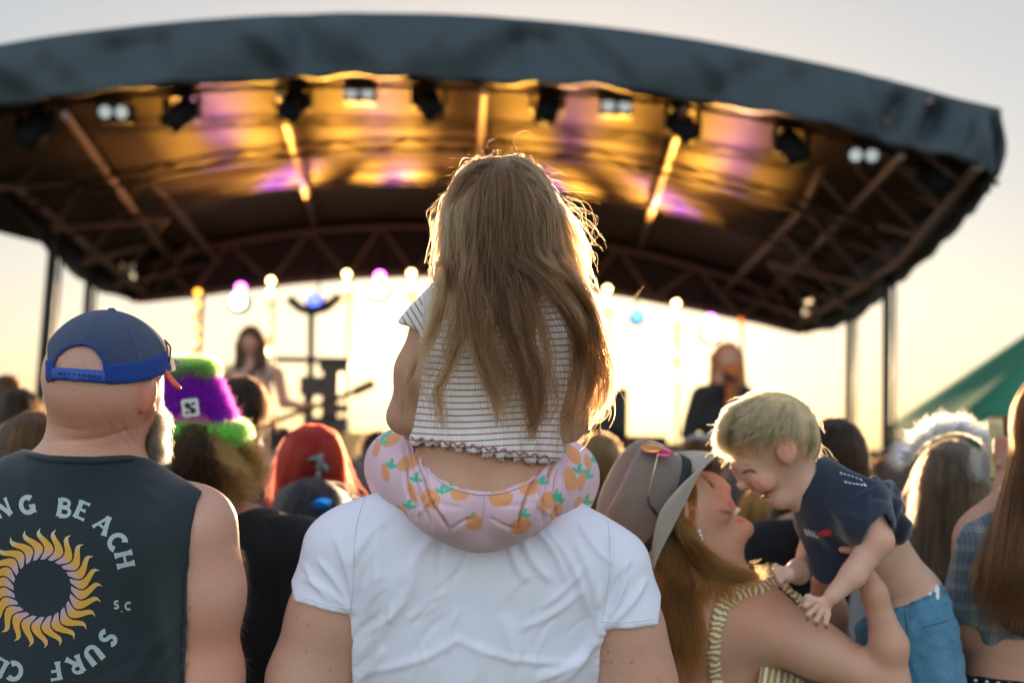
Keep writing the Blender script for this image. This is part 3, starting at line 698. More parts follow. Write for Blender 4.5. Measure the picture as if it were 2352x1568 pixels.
# leggings with the orange print
lg = Body(.035); lg.pr = gb.pr[2:nl]
lgpoly = [(948, 1000), (956, 1035), (975, 1068), (1010, 1098), (1060, 1121), (1112, 1129), (1165, 1122), (1215, 1100), (1250, 1070), (1270, 1040), (1276, 1010), (1420, 980), (1420, 1600), (800, 1600), (800, 960), (940, 960)]
lg.pr.append(('e', loc3(1107, 1225, G - .10), np.array((8, 70, 48)) / FPX * G, 0, 0, 0, .02, 's'))
def waist_clip(X, Y, Z):
    x, y = px_of(X, Y, Z); x, y = np.broadcast_arrays(x, y)
    back = clip_poly(lgpoly)(X, Y, Z)
    front = (1060 - y) / FPX * Z                       # over the lap the waist is a plain line
    back = np.maximum(back, np.where(Z > G + .20, (y - 1165) / FPX * Z, -1))
    return np.where(Z > G + .02, np.where((x > 945) & (x < 1290), np.minimum(front, back), back), back)
ORA = [(1055, 1135, 22, 14, 5, -60), (1150, 1143, 28, 22, 0, 200), (990, 1145, 20, 24, -30, 60), (1090, 1200, 20, 18, 0, 200), (1195, 1207, 26, 18, -25, 170), (1255, 1152, 16, 24, 25, 70), (1278, 1175, 12, 22, 25, 10), (1215, 1118, 24, 20, -15, 110),
       (938, 1062, 28, 17, -30, 140), (900, 1010, 24, 12, -35, 200), (885, 1085, 9, 22, -12, 60), (948, 1130, 9, 24, -26, 20), (925, 1180, 10, 24, -25, 60),
       (1318, 1045, 14, 24, -30, 240), (1310, 1100, 15, 28, -10, 60), (1335, 1105, 9, 24, 12, 70), (1350, 1060, 8, 18, -15, 90), (1330, 1160, 11, 20, 10, 80), (865, 1030, 8, 20, 15, 60), (1240, 1235, 20, 14, 0, 80)]
PINK = np.array((.76, .52, .63)); ORG = np.array((.80, .34, .17)); GRN = np.array((.10, .50, .34))
def lcol(v):
    x, y = pxv(v); c = np.tile(PINK, (len(v), 1))
    for a, b, rx, ry, rot, la in ORA:
        dx, dy = rot2(x - a, y - b, rot); m = (dx / rx) ** 2 + (dy / ry) ** 2 < 1
        ll = math.radians(la - 90); ex, ey = a + math.cos(ll) * rx * 1.25, b - abs(math.sin(ll)) * ry * 1.1 if la < 180 else b - 4
        for q, s_ in ((20, 1), (75, .85), (-40, .7)):
            t_ = math.radians(-90 + q); lx, ly = rot2(x - (ex + math.cos(t_) * 11 * s_), y - (ey + math.sin(t_) * 11 * s_), math.degrees(t_))
            mm = (lx / (12 * s_)) ** 2 + (ly / (5 * s_)) ** 2 < 1; c[mm] = GRN
        c[m] = ORG
        sp = ((np.floor(x / 3.1) * 7 + np.floor(y / 3.1) * 13) % 11 < 1) & ((dx / rx) ** 2 + (dy / ry) ** 2 < .8); c[sp] = c[sp] * .8 + .2 * np.array((.95, .5, .3))
    return c
lseeds = [(952, 1020, 1030, 1215, 4, -9), (1266, 1040, 1190, 1215, 4, -8), (962, 1030, 1012, 1180, 3, 6), (1262, 1030, 1222, 1190, 3, 6), (944, 1030, 988, 1200, 3, -8), (1278, 1030, 1248, 1190, 3, -8), (930, 1030, 952, 1180, 3, -6), (1292, 1040, 1278, 1180, 3, -6), (1085, 1190, 1040, 1215, 4, -3), (1130, 1190, 1180, 1215, 4, -3), (1000, 1140, 960, 1180, 5, 3), (1225, 1145, 1262, 1180, 5, 3), (960, 1040, 985, 1150, 4, 4), (972, 1060, 1000, 1170, 3, -4), (950, 1040, 962, 1150, 4, 4), (940, 1030, 940, 1150, 4, -3.5), (985, 1080, 1018, 1180, 4, 3), (1262, 1060, 1246, 1150, 4, 4), (1275, 1050, 1265, 1150, 4, -4), (1288, 1045, 1290, 1150, 4, 4), (1300, 1050, 1308, 1140, 3, -3),
          (1250, 1075, 1225, 1160, 4, 3), (1000, 1150, 1060, 1165, 5, -1.5), (1150, 1160, 1230, 1150, 5, -1.5)]
m_leg = cloth("pink_jersey", (1, 1, 1), bump=(500, .15, 2), noise=(6, .08), attr=True)
lgo = lg.mesh("leggings", .0026, m_leg, girl, inflate=.005, clip=waist_clip, color=lcol, disp=lambda v, n: fold(v, lseeds, .0012) + hills(v, 40, .0008, 8), relax=2)
bvl = bvh_of(lgo)
m_seam = cloth("pink_seam", (.75, .50, .60))
seam("waistband_edge", bvl, [(966, 1062), (1010, 1104), (1060, 1127), (1112, 1135), (1165, 1128), (1215, 1106), (1254, 1072)], .0016, m_seam, girl)
seam("centre_seam", bvl, [(1112, 1136), (1110, 1180), (1107, 1215)], .0006, m_seam, girl)
# striped top: the stripe phase runs down the back and round the sleeves
ts = Body(.03)
ts.pr = gb.pr[0:2] + [p for p in gb.pr[nl:nl + 1]] + [p for p in gb.pr[nl + 4:nl + 5]]
ts.cap((1055, 700, G, 62), (1240, 715, G, 62), sq=.9).cap((1100, 690, G, 55), (1155, 640, G + .01, 48)).cap((1215, 700, G, 55), (1158, 640, G + .01, 48))
ts.cap((985, 700, G, 50), (935, 765, G - .0, 38), k=.02).cap((1300, 730, G, 50), (1352, 815, G, 36), k=.02)
ts.cap((1130, 900, G, 150), (1112, 1030, G, 160), sq=.66, k=.05)
hem = [(945 + i * 11.8, 1012 + 1.1 * (i ** 1.12) + (4 if i % 2 else -4)) for i in range(29)]
tpoly = [(900, 560), (1000, 640), (940, 705), (912, 738), (920, 747), (932, 746), (950, 757), (962, 760), (968, 800), (962, 900), (948, 990), (943, 1012)] + hem + [(1277, 1040), (1288, 950), (1318, 860), (1326, 800), (1340, 800), (1352, 795), (1370, 788), (1376, 740), (1330, 640), (1260, 560)]
def stripe(v):
    x, y = pxv(v); ph = (y + .00020 * (x - 1120) ** 2 * np.clip((1000 - y) / 250, -.2, 1.3) * 2 - 4 * np.sin((x - 950) / 60)) / 14.6
    ls = ((985 - x) * .86 + (y - 700) * .5); rs_ = ((x - 1312) * .82 + (y - 720) * .6)
    a = np.clip((992 - x) / 18, 0, 1) * (y < 790); b = np.clip((x - 1308) / 14, 0, 1) * (y < 860)
    ph = ph * (1 - a) + (ls / 13.5 + .2) * a; ph = ph * (1 - b) + (rs_ / 13.5) * b
    c = np.zeros((len(v), 3)); c[:, 0] = ph / 100 + 1; c[:, 1] = (x - 900) / 1000; return c
def stripe_mat(name, c0, c1, duty=.2, rib=95):
    m = bpy.data.materials.new(name); m.use_nodes = True; nt = m.node_tree; N = nt.nodes; L = nt.links; b = N["Principled BSDF"]
    a = N.new("ShaderNodeAttribute"); a.attribute_name = "Col"; se = N.new("ShaderNodeSeparateColor"); L.new(a.outputs["Color"], se.inputs[0])
    def M(op, x, y=None):
        n_ = N.new("ShaderNodeMath"); n_.operation = op
        for i, q in enumerate((x, y)):
            if q is None: continue
            if isinstance(q, (int, float)): n_.inputs[i].default_value = q
            else: L.new(q, n_.inputs[i])
        return n_.outputs[0]
    fr = M('FRACT', M('MULTIPLY', M('SUBTRACT', se.outputs[0], 1.0), 100.0)); lt = M('LESS_THAN', fr, duty)
    mx = N.new("ShaderNodeMix"); mx.data_type = 'RGBA'; mx.inputs[6].default_value = (*c0, 1); mx.inputs[7].default_value = (*c1, 1); L.new(lt, mx.inputs[0]); L.new(mx.outputs[2], b.inputs["Base Color"])
    b.inputs["Roughness"].default_value = .9; b.inputs["Sheen Weight"].default_value = .2
    ribs = M('SINE', M('MULTIPLY', se.outputs[1], 1000 / 6.5 * 6.28)) if rib else None
    if rib:
        bp = N.new("ShaderNodeBump"); bp.inputs["Strength"].default_value = .5; bp.inputs["Distance"].default_value = .0012; L.new(ribs, bp.inputs["Height"]); L.new(bp.outputs[0], b.inputs["Normal"])
    return m
m_str = stripe_mat("ribbed_white_red_stripe", (.80, .77, .80), (.42, .15, .13), .24)
tseeds = [(975, 800, 1010, 850, 6, 3), (965, 850, 1020, 900, 5, -3), (1310, 830, 1270, 880, 6, 3), (1318, 870, 1260, 930, 5, -3), (1100, 960, 1230, 975, 9, -2), (990, 900, 1060, 960, 8, 2.5), (985, 700, 1010, 780, 6, 3), (1290, 720, 1300, 800, 5, 3), (1150, 1000, 1160, 930, 10, 2)]
def top_disp(v, n):
    x, y = pxv(v); hemk = np.clip((y - 985) / 40, 0, 1)
    return fold(v, tseeds, .0009) + hills(v, 26, .003, 12) + hemk * (.006 + .0035 * np.sin(x / 5.2) + .002 * np.sin(x / 2.9 + 1))
top = ts.mesh("striped_top", .0036, m_str, girl, inflate=.006, clip=clip_poly(tpoly), disp=top_disp, color=stripe, relax=2)
bvt = bvh_of(top)
m_edge = cloth("lettuce_edge", (.40, .22, .24))
seam("ruffled_hem", bvt, [(x, y - 5) for x, y in hem[:28]], .0017, m_edge, girl, n=120)
# her hair
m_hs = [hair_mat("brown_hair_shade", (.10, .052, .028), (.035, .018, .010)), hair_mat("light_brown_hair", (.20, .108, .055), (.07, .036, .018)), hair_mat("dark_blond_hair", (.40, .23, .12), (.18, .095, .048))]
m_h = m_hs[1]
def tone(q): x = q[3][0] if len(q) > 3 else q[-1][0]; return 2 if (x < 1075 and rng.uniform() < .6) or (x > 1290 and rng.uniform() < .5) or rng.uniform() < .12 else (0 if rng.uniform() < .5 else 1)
TONE = []
S = []
hc_ = (1150, 492)
def rnd(a, b): return rng.uniform(a, b)
def scalp(th, r=1.0): return (hc_[0] + 118 * r * math.sin(th), hc_[1] - 132 * r * math.cos(th))
# the cap of hair: strands leave the crown, run round the skull and fall
NCAP = 150
for i in range(NCAP):
    s_ = rnd(-1, 1); x_end = 1152 + 150 * s_ + rnd(-8, 8)
    dep = rnd(0, 1)                                  # 0: middle of the back, 1: towards the face
    zb = -.085 * math.sqrt(max(0, 1 - s_ * s_)) * (1 - dep * .9)
    zc = G + .015 + zb + dep * .06 * (abs(s_))
    px0, py0 = 1150 + 30 * s_ + rnd(-14, 14), 366 + abs(s_) * 14 + rnd(-4, 8)
    mid = [(px0, py0, G - .03 + dep * .04), (1151 + 92 * s_, 388 + 62 * abs(s_) ** 1.6, zc), (1151 + 128 * s_, 470 + 20 * rnd(-1, 1), zc - .004), (1152 + 142 * s_ + (14 if s_ > .4 else -4 if s_ < -.4 else 0), 575 + rnd(-15, 15), zc - .004), (x_end + (22 if s_ > .5 else 0), 655 + rnd(-20, 40), G - .065 + abs(s_) * .03)]
    TONE.append(tone(mid)); S.append(lock(mid, 34, 5, 13 + rnd(0, 10), 18, wav=rnd(2, 7), freq=1.6, flat=.8, stray=22, lmin=.5))
# locks down the back: (root x, [points], strands, tip spread)
LK = [([(1020, 560), (1022, 650), (1000, 740), (960, 830), (935, 880), (930, 930), (948, 985)], 90, 5), ([(1030, 580), (1010, 680), (985, 780), (950, 850), (922, 900)], 45, 8),
      ([(1050, 560), (1062, 660), (1068, 750), (1030, 850), (1010, 900), (1012, 960), (1020, 990)], 120, 5), ([(1040, 600), (1044, 690), (1030, 790), (1004, 850)], 40, 8),
      ([(1085, 560), (1090, 680), (1098, 770), (1112, 850), (1140, 920), (1152, 990)], 170, 9), ([(1100, 560), (1110, 700), (1120, 790), (1150, 880), (1172, 960)], 110, 9),
      ([(1070, 600), (1076, 690), (1090, 800), (1130, 880), (1150, 960)], 80, 9), ([(1150, 560), (1180, 680), (1205, 780), (1232, 870), (1236, 950), (1215, 990)], 200, 10),
      ([(1140, 580), (1150, 700), (1185, 800), (1215, 900), (1222, 985), (1212, 1015)], 150, 9), ([(1170, 560), (1215, 680), (1245, 760), (1262, 850), (1270, 930), (1235, 985)], 90, 8),
      ([(1180, 560), (1245, 650), (1300, 720), (1325, 800), (1320, 900), (1300, 980), (1290, 1040)], 150, 8), ([(1200, 560), (1265, 650), (1318, 730), (1342, 830), (1350, 910), (1330, 980)], 120, 12),
      ([(1240, 540), (1305, 640), (1350, 720), (1372, 800), (1384, 880), (1372, 940), (1345, 980)], 190, 16), ([(1260, 560), (1330, 660), (1372, 760), (1392, 850), (1396, 900), (1378, 945)], 130, 14),
      ([(1250, 560), (1325, 670), (1358, 780), (1362, 880), (1350, 960), (1330, 990)], 150, 16), ([(1120, 600), (1130, 700), (1128, 800), (1165, 890), (1150, 940)], 50, 14),
      ([(1000, 520), (1000, 620), (1010, 690), (985, 770), (990, 830)], 50, 10), ([(1210, 600), (1230, 700), (1222, 790), (1250, 860), (1240, 930)], 60, 12), ([(1090, 620), (1060, 720), (1040, 800), (1052, 870)], 35, 10),
      ([(1160, 620), (1190, 730), (1160, 820), (1195, 900), (1180, 950)], 40, 14), ([(1035, 620), (1015, 720), (975, 800), (968, 880), (985, 940)], 35, 8)]
def crown_path(s_, d1=0.0):
    q = math.sqrt(1 - min(.98, s_ * s_))
    return [(1150 + 34 * s_ + rnd(-12, 12), 369 + abs(s_) * 12 + rnd(-4, 8), G - .03), (1151 + 88 * s_, 396 + 52 * abs(s_) ** 1.6, G + .012 - .082 * q), (1151 + 126 * s_, 480, G + .005 - .092 * q + d1)]
for pts, n_, tp in LK:
    m_ = len(pts); sub = max(2, n_ // 24); x0 = (pts[0][0] - 1150) / 118
    for k in range(sub):
        s_ = max(-.97, min(.97, x0 + rnd(-.30, .30))); u0 = rnd(-1, 1)
        q = crown_path(s_, rnd(-.006, .006)) + [(1152 + 132 * s_, 572 + rnd(-12, 12), G - .03 - .062 * math.sqrt(1 - s_ * s_))]
        for i, (x, y) in enumerate(pts[1:]):
            z = G - .098 - .010 * math.sin((i + 1) / m_ * 3.1) + (.05 if (x > 1320 or x < 965) else 0)
            q.append((x + u0 * (6 + tp * .8) * (1 - i / m_) + rnd(-4, 4), y, z))
        TONE.append(tone(q)); S.append(lock(q, 26, 4, tp * .5, 34, wav=13, freq=2.6, flat=.5, stray=24, frizz=1.3, rm=8, lmin=.82))
for _ in range(90):                                 # shorter layers, their ends scattered over the shoulders
    s_ = rnd(-1, 1); xb = 1152 + 134 * s_; y1 = rnd(660, 790) - abs(xb - 1150) * .25
    q = crown_path(s_) + [(xb, 575, G - .03 - .062 * math.sqrt(1 - s_ * s_)), (xb + rnd(-10, 14), 660, G - .088), (xb + rnd(-30, 34), y1, G - .100 + (.03 if abs(s_) > .85 else 0))]; TONE.append(tone(q)); S.append(lock(q, 20, 4, 3, 26, wav=13, freq=2.4, flat=.5, stray=34, frizz=1.3, rm=10, lmin=.62))
for _ in range(260):                                 # hair hugging the top and sides of the head
    sg = 1 if rnd(0, 1) > .5 else -1; e_ = rnd(.1, 1.0); r_ = rnd(.72, 1.03); zc = G + .012 - .085 * math.sqrt(max(0, 1 - min(1, r_) ** 2)) + (rnd(-.05, .05) if r_ > .99 else 0); f1, f2, f3 = scalp(sg * (.1 + .5 * e_), r_), scalp(sg * (.15 + .9 * e_), r_ * 1.01), scalp(sg * (.2 + 1.25 * e_), r_ * 1.04)
    rt = scalp(sg * rnd(0, .35) * e_, min(r_, .99)); q = [(rt[0], rt[1], zc), (*f1, zc), (*f2, zc), (*f3, zc), (f3[0] + sg * 14, f3[1] + 90, G - .02), (f3[0] + sg * rnd(5, 24), f3[1] + rnd(130, 200), G - .04)]
    TONE.append(int(rng.integers(0, 3))); S.append(lock(q, 20, 5, 5, 22, wav=6, freq=2, flat=.7, stray=18, rm=8, lmin=.6))
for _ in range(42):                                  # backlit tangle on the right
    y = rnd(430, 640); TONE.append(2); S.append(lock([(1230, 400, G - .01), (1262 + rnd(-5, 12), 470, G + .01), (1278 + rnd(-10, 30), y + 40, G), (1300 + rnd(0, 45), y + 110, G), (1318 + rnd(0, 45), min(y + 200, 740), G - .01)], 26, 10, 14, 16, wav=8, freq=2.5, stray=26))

uh = Body(.02).ell((1150, 500, G + .01), (110, 126, 120)).cap((1150, 520, G - .02, 96), (1150, 610, G - .045, 80), sq=.6)
uh.mesh("hair_underlayer", .006, mat("hair_shade_base", (.07, .04, .024), .8, bump=(70, .8)), girl, clip=lambda X, Y, Z: np.minimum(Z - (G + .02), loc3(0, 455, G)[1] - Y), disp=lambda v, n: hills(v, 120, .0015, 6))
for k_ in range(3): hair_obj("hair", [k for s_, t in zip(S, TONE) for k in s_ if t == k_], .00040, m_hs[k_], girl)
fly = []
for _ in range(120):
    th = rnd(-1.5, 1.5); a = scalp(th, .98); L_ = rnd(10, 44) * (1.5 if th > .7 else 1); dx = math.sin(th) + rnd(-.7, .7); dy = -math.cos(th) + rnd(-.5, .6)
    z0 = G + rnd(-.06, .05); fly.append(spline([loc3(a[0], a[1], z0), loc3(a[0] + dx * L_ * .5, a[1] + dy * L_ * .45, z0 + rnd(-.02, .02)), loc3(a[0] + dx * L_ + rnd(-18, 18), a[1] + dy * L_ * .6 + rnd(0, 25), z0 + rnd(-.03, .03))], 9))
for _ in range(90):
    a = (1290 + rnd(-10, 45), rnd(480, 700)); L_ = rnd(20, 80)
    fly.append(spline([loc3(a[0] - 20, a[1] - 30, G), loc3(a[0] + L_ * .4, a[1] + rnd(-25, 20), G), loc3(a[0] + L_ * .7, a[1] + rnd(-5, 40), G + rnd(-.02, .02)), loc3(a[0] + L_ * rnd(.3, 1), a[1] + rnd(30, 70), G)], 12))
for _ in range(60):
    a = (1000 + rnd(-8, 8), rnd(480, 640)); fly.append(spline([loc3(a[0] + 12, a[1] - 20, G), loc3(a[0] - rnd(2, 14), a[1], G), loc3(a[0] + rnd(-10, 5), a[1] + rnd(15, 50), G)], 8))
for pts in ([(1290, 480), (1330, 488), (1368, 494), (1372, 515), (1350, 540)], [(1250, 440), (1290, 455), (1320, 470), (1330, 500)], [(1380, 800), (1400, 860), (1425, 900), (1440, 930)], [(1370, 760), (1385, 850), (1420, 905)], [(1370, 700), (1420, 705), (1455, 690), (1480, 655)],
            [(1360, 690), (1400, 716), (1440, 695), (1470, 665)], [(1200, 330 + 40), (1180, 320), (1210, 300), (1230, 325)], [(1130, 370), (1120, 330), (1140, 318)]):
    fly.append(spline([loc3(x, y, G) for x, y in pts], 14))
hair_obj("stray_hair", fly, .00012, m_h, girl)
# ================================================================ bald bearded man, printed tank top, blue mesh cap
B = 1.60
bald = empty("person", P(160, 1560, B) * (1, 1, 0), "bald man with grey beard in a black sleeveless top printed with a flaming sun", "person")
bb = Body(.04)
bb.ell((238, 868, B), (124, 142, 135), yaw=-25, k=.03).ell((262, 925, B + .05), (100, 96, 92), k=.03).cap((265, 975, B + .09, 66), (300, 1010, B + .13, 42), k=.03)
bb.cap((228, 930, B + .01, 106), (212, 1050, B + .02, 106), sq=.9, k=.02)
bb.cap((215, 1085, B + .02, 92), (385, 1178, B + .02, 66), k=.035).cap((195, 1085, B + .02, 92), (-20, 1160, B + .02, 66), k=.035)
bb.cap((-130, 1225, B, 90), (430, 1225, B, 86), sq=.95, k=.06).cap((150, 1380, B + .03, 285), (150, 1950, B + .03, 262), sq=.55, k=.08)
nb = len(bb.pr)
bb.chain([(452, 1215, B, 84), (476, 1360, B, 72), (478, 1560, B + .01, 66), (478, 1800, B + .03, 56)], k=.05).chain([(480, 1810, B + .03, 54), (440, 1990, B + .16, 36), (420, 2060, B + .2, 30)], k=.03)
bb.chain([(-170, 1215, B, 84), (-200, 1400, B, 74), (-205, 1700, B + .02, 60), (-180, 1990, B + .12, 38)], k=.05)
for hx in (420, -180):
    bb.ell((hx, 2095, B + .2), (26, 42, 34), k=.01)
    for j in range(4): bb.chain([(hx, 2120, B + .17 + j * .02, 11), (hx - 4, 2165, B + .175 + j * .02, 9), (hx - 8, 2190, B + .19 + j * .02, 8)], k=.003)
    bb.chain([(hx, 2080, B + .16, 12), (hx - 6, 2130, B + .145, 10)], k=.004)
# ear, nape creases
bb.ell((342, 910, B - .028), (17, 44, 16), rot=14, k=.004).ell((347, 906, B - .048), (9, 28, 9), rot=14, k=.005, op='s')
bb.cap((352, 940, B - .004, 9), (342, 952, B - .002, 10), k=.008)
bb.cap((120, 1000, B - .10, 4), (255, 985, B - .085, 4), k=.006, op='s')
def bcol(v):
    c = white_cols(v); c = blot(v, c, 220, 960, 110, 55, (1.0, .78, .72), .9); c = blot(v, c, 340, 910, 25, 50, (1.0, .62, .55), 1)
    c = blot(v, c, 180, 830, 70, 55, (.72, .78, .82), .8); c = blot(v, c, 480, 1500, 90, 80, (1.0, .8, .72), .8); return freckles(16, 430, 550, 1180, 1568, 9, .8)(v, c)
def neck_disp(v, n): return -fold(v, [(130, 1010, 300, 985, 5, 4), (270, 955, 325, 1035, 4, 3), (240, 950, 300, 1030, 4, 2.5), (120, 975, 200, 985, 4, 2)], .0006) + hills(v, 30, .0012, 3)
bbo = bb.mesh("body", .0046, m_skin_b, bald, color=bcol, disp=neck_disp, relax=2)
tk = Body(.04); tk.pr = bb.pr[3:nb + 3]
tkpoly = [(-260, 1100), (-60, 1100), (20, 1040), (52, 1033), (110, 1043), (215, 1047), (300, 1043), (322, 1047), (345, 1052), (420, 1098), (466, 1128), (452, 1160), (440, 1230), (431, 1320), (427, 1400), (424, 1480), (424, 1560), (440, 1640), (450, 1700), (450, 2010), (-150, 2010), (-170, 1400)]
m_tank = cloth("washed_black_cotton", (.022, .032, .040), noise=(5, .25), bump=(300, .35, 3), sheen=.3)
bseeds = [(430, 1300, 330, 1180, 14, 4), (425, 1420, 300, 1560, 16, 5), (420, 1480, 350, 1568, 10, 4), (400, 1180, 300, 1110, 12, 3), (60, 1080, 100, 1200, 18, 3), (350, 1100, 240, 1080, 10, 2), (380, 1500, 200, 1568, 12, -3)]
tank = tk.mesh("tank_top", .0045, m_tank, bald, inflate=.007, clip=clip_poly(tkpoly), disp=lambda v, n: fold(v, bseeds, .0008) + hills(v, 20, .0028, 21), relax=2)
bvk = bvh_of(tank)
m_tk2 = cloth("black_rib", (.018, .026, .033))
seam("collar_rib", bvk, [(60, 1046), (110, 1056), (215, 1060), (310, 1054)], .0035, m_tk2, bald); seam("armhole_hem", bvk, [(452, 1140), (434, 1230), (421, 1320), (416, 1400), (414, 1490), (414, 1566)], .0018, m_tk2, bald, n=60)
bl_ = Body(.05).cap((60, 2000, B, 150), (50, 3000, B, 80)).cap((240, 2000, B, 150), (250, 3000, B, 80)); bl_.mesh("shorts", .015, cloth("grey_shorts", (.08, .08, .09)), bald)
b_ = Body(.02); [b_.cap((x, 3080, B, 48), (x, 3100, B + .13, 40)) for x in (50, 250)]; b_.mesh("shoes", .012, cloth("dark_shoe", (.05, .05, .05)), bald)
# print: capital letters with flared strokes round a sun
def arc(cx, cy, rx, ry, a0, a1, n=12): return [(cx + rx * math.cos(math.radians(a0 + (a1 - a0) * i / n)), cy + ry * math.sin(math.radians(a0 + (a1 - a0) * i / n))) for i in range(n + 1)]
T_, t_ = .25, .15
GLY = {  # strokes in a box 0..1 (x right, y up): (points, width)
 'N': [([(.08, 0), (.08, 1)], t_), ([(.08, 1), (.72, 0)], T_), ([(.72, 0), (.72, 1)], t_)],
 'G': [(arc(.42, .5, .36, .43, 48, 318, 18), T_), ([(.72, .02), (.72, .42)], T_), ([(.5, .42), (.82, .42)], t_)],
 'B': [([(.1, 0), (.1, 1)], T_), ([(.1, .94)] + arc(.34, .74, .24, .2, 90, -90, 9) + [(.1, .53)], t_ * 1.2), ([(.1, .53)] + arc(.36, .28, .3, .24, 90, -90, 9) + [(.1, .05)], t_ * 1.3)],
 'E': [([(.1, 0), (.1, 1)], T_), ([(.06, .94), (.6, .94)], t_), ([(.1, .52), (.5, .52)], t_), ([(.06, .06), (.62, .06)], t_)],
 'A': [([(.02, 0), (.4, 1)], t_), ([(.38, 1), (.8, 0)], T_), ([(.16, .34), (.64, .34)], t_ * .9)],
 'C': [(arc(.45, .5, .38, .44, 52, 308, 18), T_)],
 'H': [([(.1, 0), (.1, 1)], T_), ([(.7, 0), (.7, 1)], T_), ([(.1, .52), (.7, .52)], t_)],
 'S': [(arc(.34, .73, .23, .22, 30, 250, 12) + arc(.36, .27, .25, .23, 80, -150, 12), T_ * .95)],
 'U': [([(.1, 1), (.1, .38)] + arc(.4, .32, .3, .28, 180, 360, 10) + [(.7, 1)], T_ * .95)],
 'R': [([(.1, 0), (.1, 1)], T_), ([(.1, .94)] + arc(.34, .73, .24, .21, 90, -90, 9) + [(.1, .51)], t_ * 1.2), ([(.3, .5), (.74, 0)], T_)],
 'F': [([(.1, 0), (.1, 1)], T_), ([(.06, .94), (.6, .94)], t_), ([(.1, .5), (.5, .5)], t_)],
 'L': [([(.1, 0), (.1, 1)], T_), ([(.06, .06), (.58, .06)], t_)], '.': [([(.1, .0), (.1, .16)], .16)],
 '5': [([(.6, .94), (.14, .94), (.14, .55)] , t_), (arc(.34, .32, .26, .26, 120, -140, 12), t_)]}
def glyph_quads(ch):
    out = []
    for pts, wd in GLY[ch]:
        p = []
        for a, b in zip(pts, pts[1:]):
            nsub = 4 if len(pts) < 5 else 1
            p += [(a[0] + (b[0] - a[0]) * i / nsub, a[1] + (b[1] - a[1]) * i / nsub) for i in range(nsub)]
        p.append(pts[-1]); m_ = len(p); L_ = []; R_ = []
        for i, q in enumerate(p):
            a, b = p[max(i - 1, 0)], p[min(i + 1, m_ - 1)]; dx, dy = b[0] - a[0], b[1] - a[1]; l = math.hypot(dx, dy) or 1
            u = i / (m_ - 1); ww = wd / 2 * (1 + .38 * max(0, abs(2 * u - 1) - .6) / .4)
            L_.append((q[0] - dy / l * ww, q[1] + dx / l * ww)); R_.append((q[0] + dy / l * ww, q[1] - dx / l * ww))
        out.append((L_, R_))
    return out
def print_on(name, bvh, mt, parent, quads, off=.0006):
    """quads: list of (left points, right points[, colours]) in photo pixels"""
    V, F, C_ = [], [], []
    for k, q in enumerate(quads):
        L_, R_ = q[0], q[1]; n0 = len(V); ok = True; tmp = []
        for a, b in zip(L_, R_):
            for t in (0, .5, 1):
                s_ = surf_ray(bvh, a[0] * (1 - t) + b[0] * t, a[1] * (1 - t) + b[1] * t, off + .00012 * (k % 4))
                if s_ is None: ok = False; break
                tmp.append(W(s_))
            if not ok: break
        if not ok: continue
        V += tmp; C_ += q[2] if len(q) > 2 else [(1, 1, 1)] * len(tmp)
        for i in range(len(L_) - 1):
            for j in range(2): F.append((n0 + i * 3 + j, n0 + i * 3 + j + 1, n0 + i * 3 + j + 4, n0 + i * 3 + j + 3))
    if V: return mesh_obj(name, V, F, mt, parent, True, np.array(C_))
def letter(ch, cx, cy, h, rot):
    qs = glyph_quads(ch); c, s_ = math.cos(math.radians(rot)), math.sin(math.radians(rot))
    def T(p): x, y = (p[0] - .4) * h, -(p[1] - .5) * h; return (cx + x * c - y * s_, cy + x * s_ + y * c)
    return [([T(p) for p in L_], [T(p) for p in R_]) for L_, R_ in qs]
m_print = mat("white_print", (.42, .50, .53), .8, noise=(60, .25)); SX, SY = 97, 1350
for ch, cx, cy, rot, h in (('N', 6, 1166, -21, 41), ('G', 62, 1159, -9, 41), ('B', 150, 1166, 8, 42), ('E', 192, 1173, 23, 42), ('A', 238, 1203, 39, 42), ('C', 268, 1243, 56, 42), ('H', 286, 1284, 77, 42),
                           ('S', 247, 1466, 127, 40), ('U', 215, 1503, 142, 42), ('R', 172, 1527, 157, 42), ('F', 122, 1541, 171, 42), ('C', 34, 1541, 194, 42), ('L', -4, 1530, 208, 42), ('S', 268, 1388, 3, 18), ('.', 284, 1397, 0, 16), ('C', 294, 1391, 3, 18)):
    qs = letter(ch, cx, cy, h, rot); print_on("letter", bvk, m_print, bald, qs)
m_sunp = mat("sun_print", (1, 1, 1), .8, attr=True, noise=(80, .15))
for k in range(24):
    a0 = 360 / 24 * k; L_, R_, C_ = [], [], []
    for i in range(9):
        u = i / 8; r_ = 66 + u * 72; sw = a0 + 8.5 * math.sin(u * math.pi * 1.7) + 5 * u
        wd = (10.5 * math.sin(math.pi * min(1, (u * .86 + .1))) ** .7 * (1 - u ** 5) + .3)
        ca, sa = math.cos(math.radians(sw - 90)), math.sin(math.radians(sw - 90)); cx, cy = SX + r_ * ca, SY + r_ * sa
        L_.append((cx - sa * wd, cy + ca * wd)); R_.append((cx + sa * wd, cy - ca * wd))
        base = np.array((.72, .36, .05)); upk = max(0, -math.sin(math.radians(a0 - 90))); tipc = np.array((.55, .58, .55)); inn = np.array((.50, .36, .52))
        col = base
        if u < .4: col = inn * (1 - u / .4) + base * (u / .4)
        if u > .62: k_ = (u - .62) / .38 * (.35 + .65 * upk); col = base * (1 - k_) + tipc * k_
        C_ += [tuple(col)] * 3
    print_on("sun_flame", bvk, m_sunp, bald, [(L_, R_, C_)])
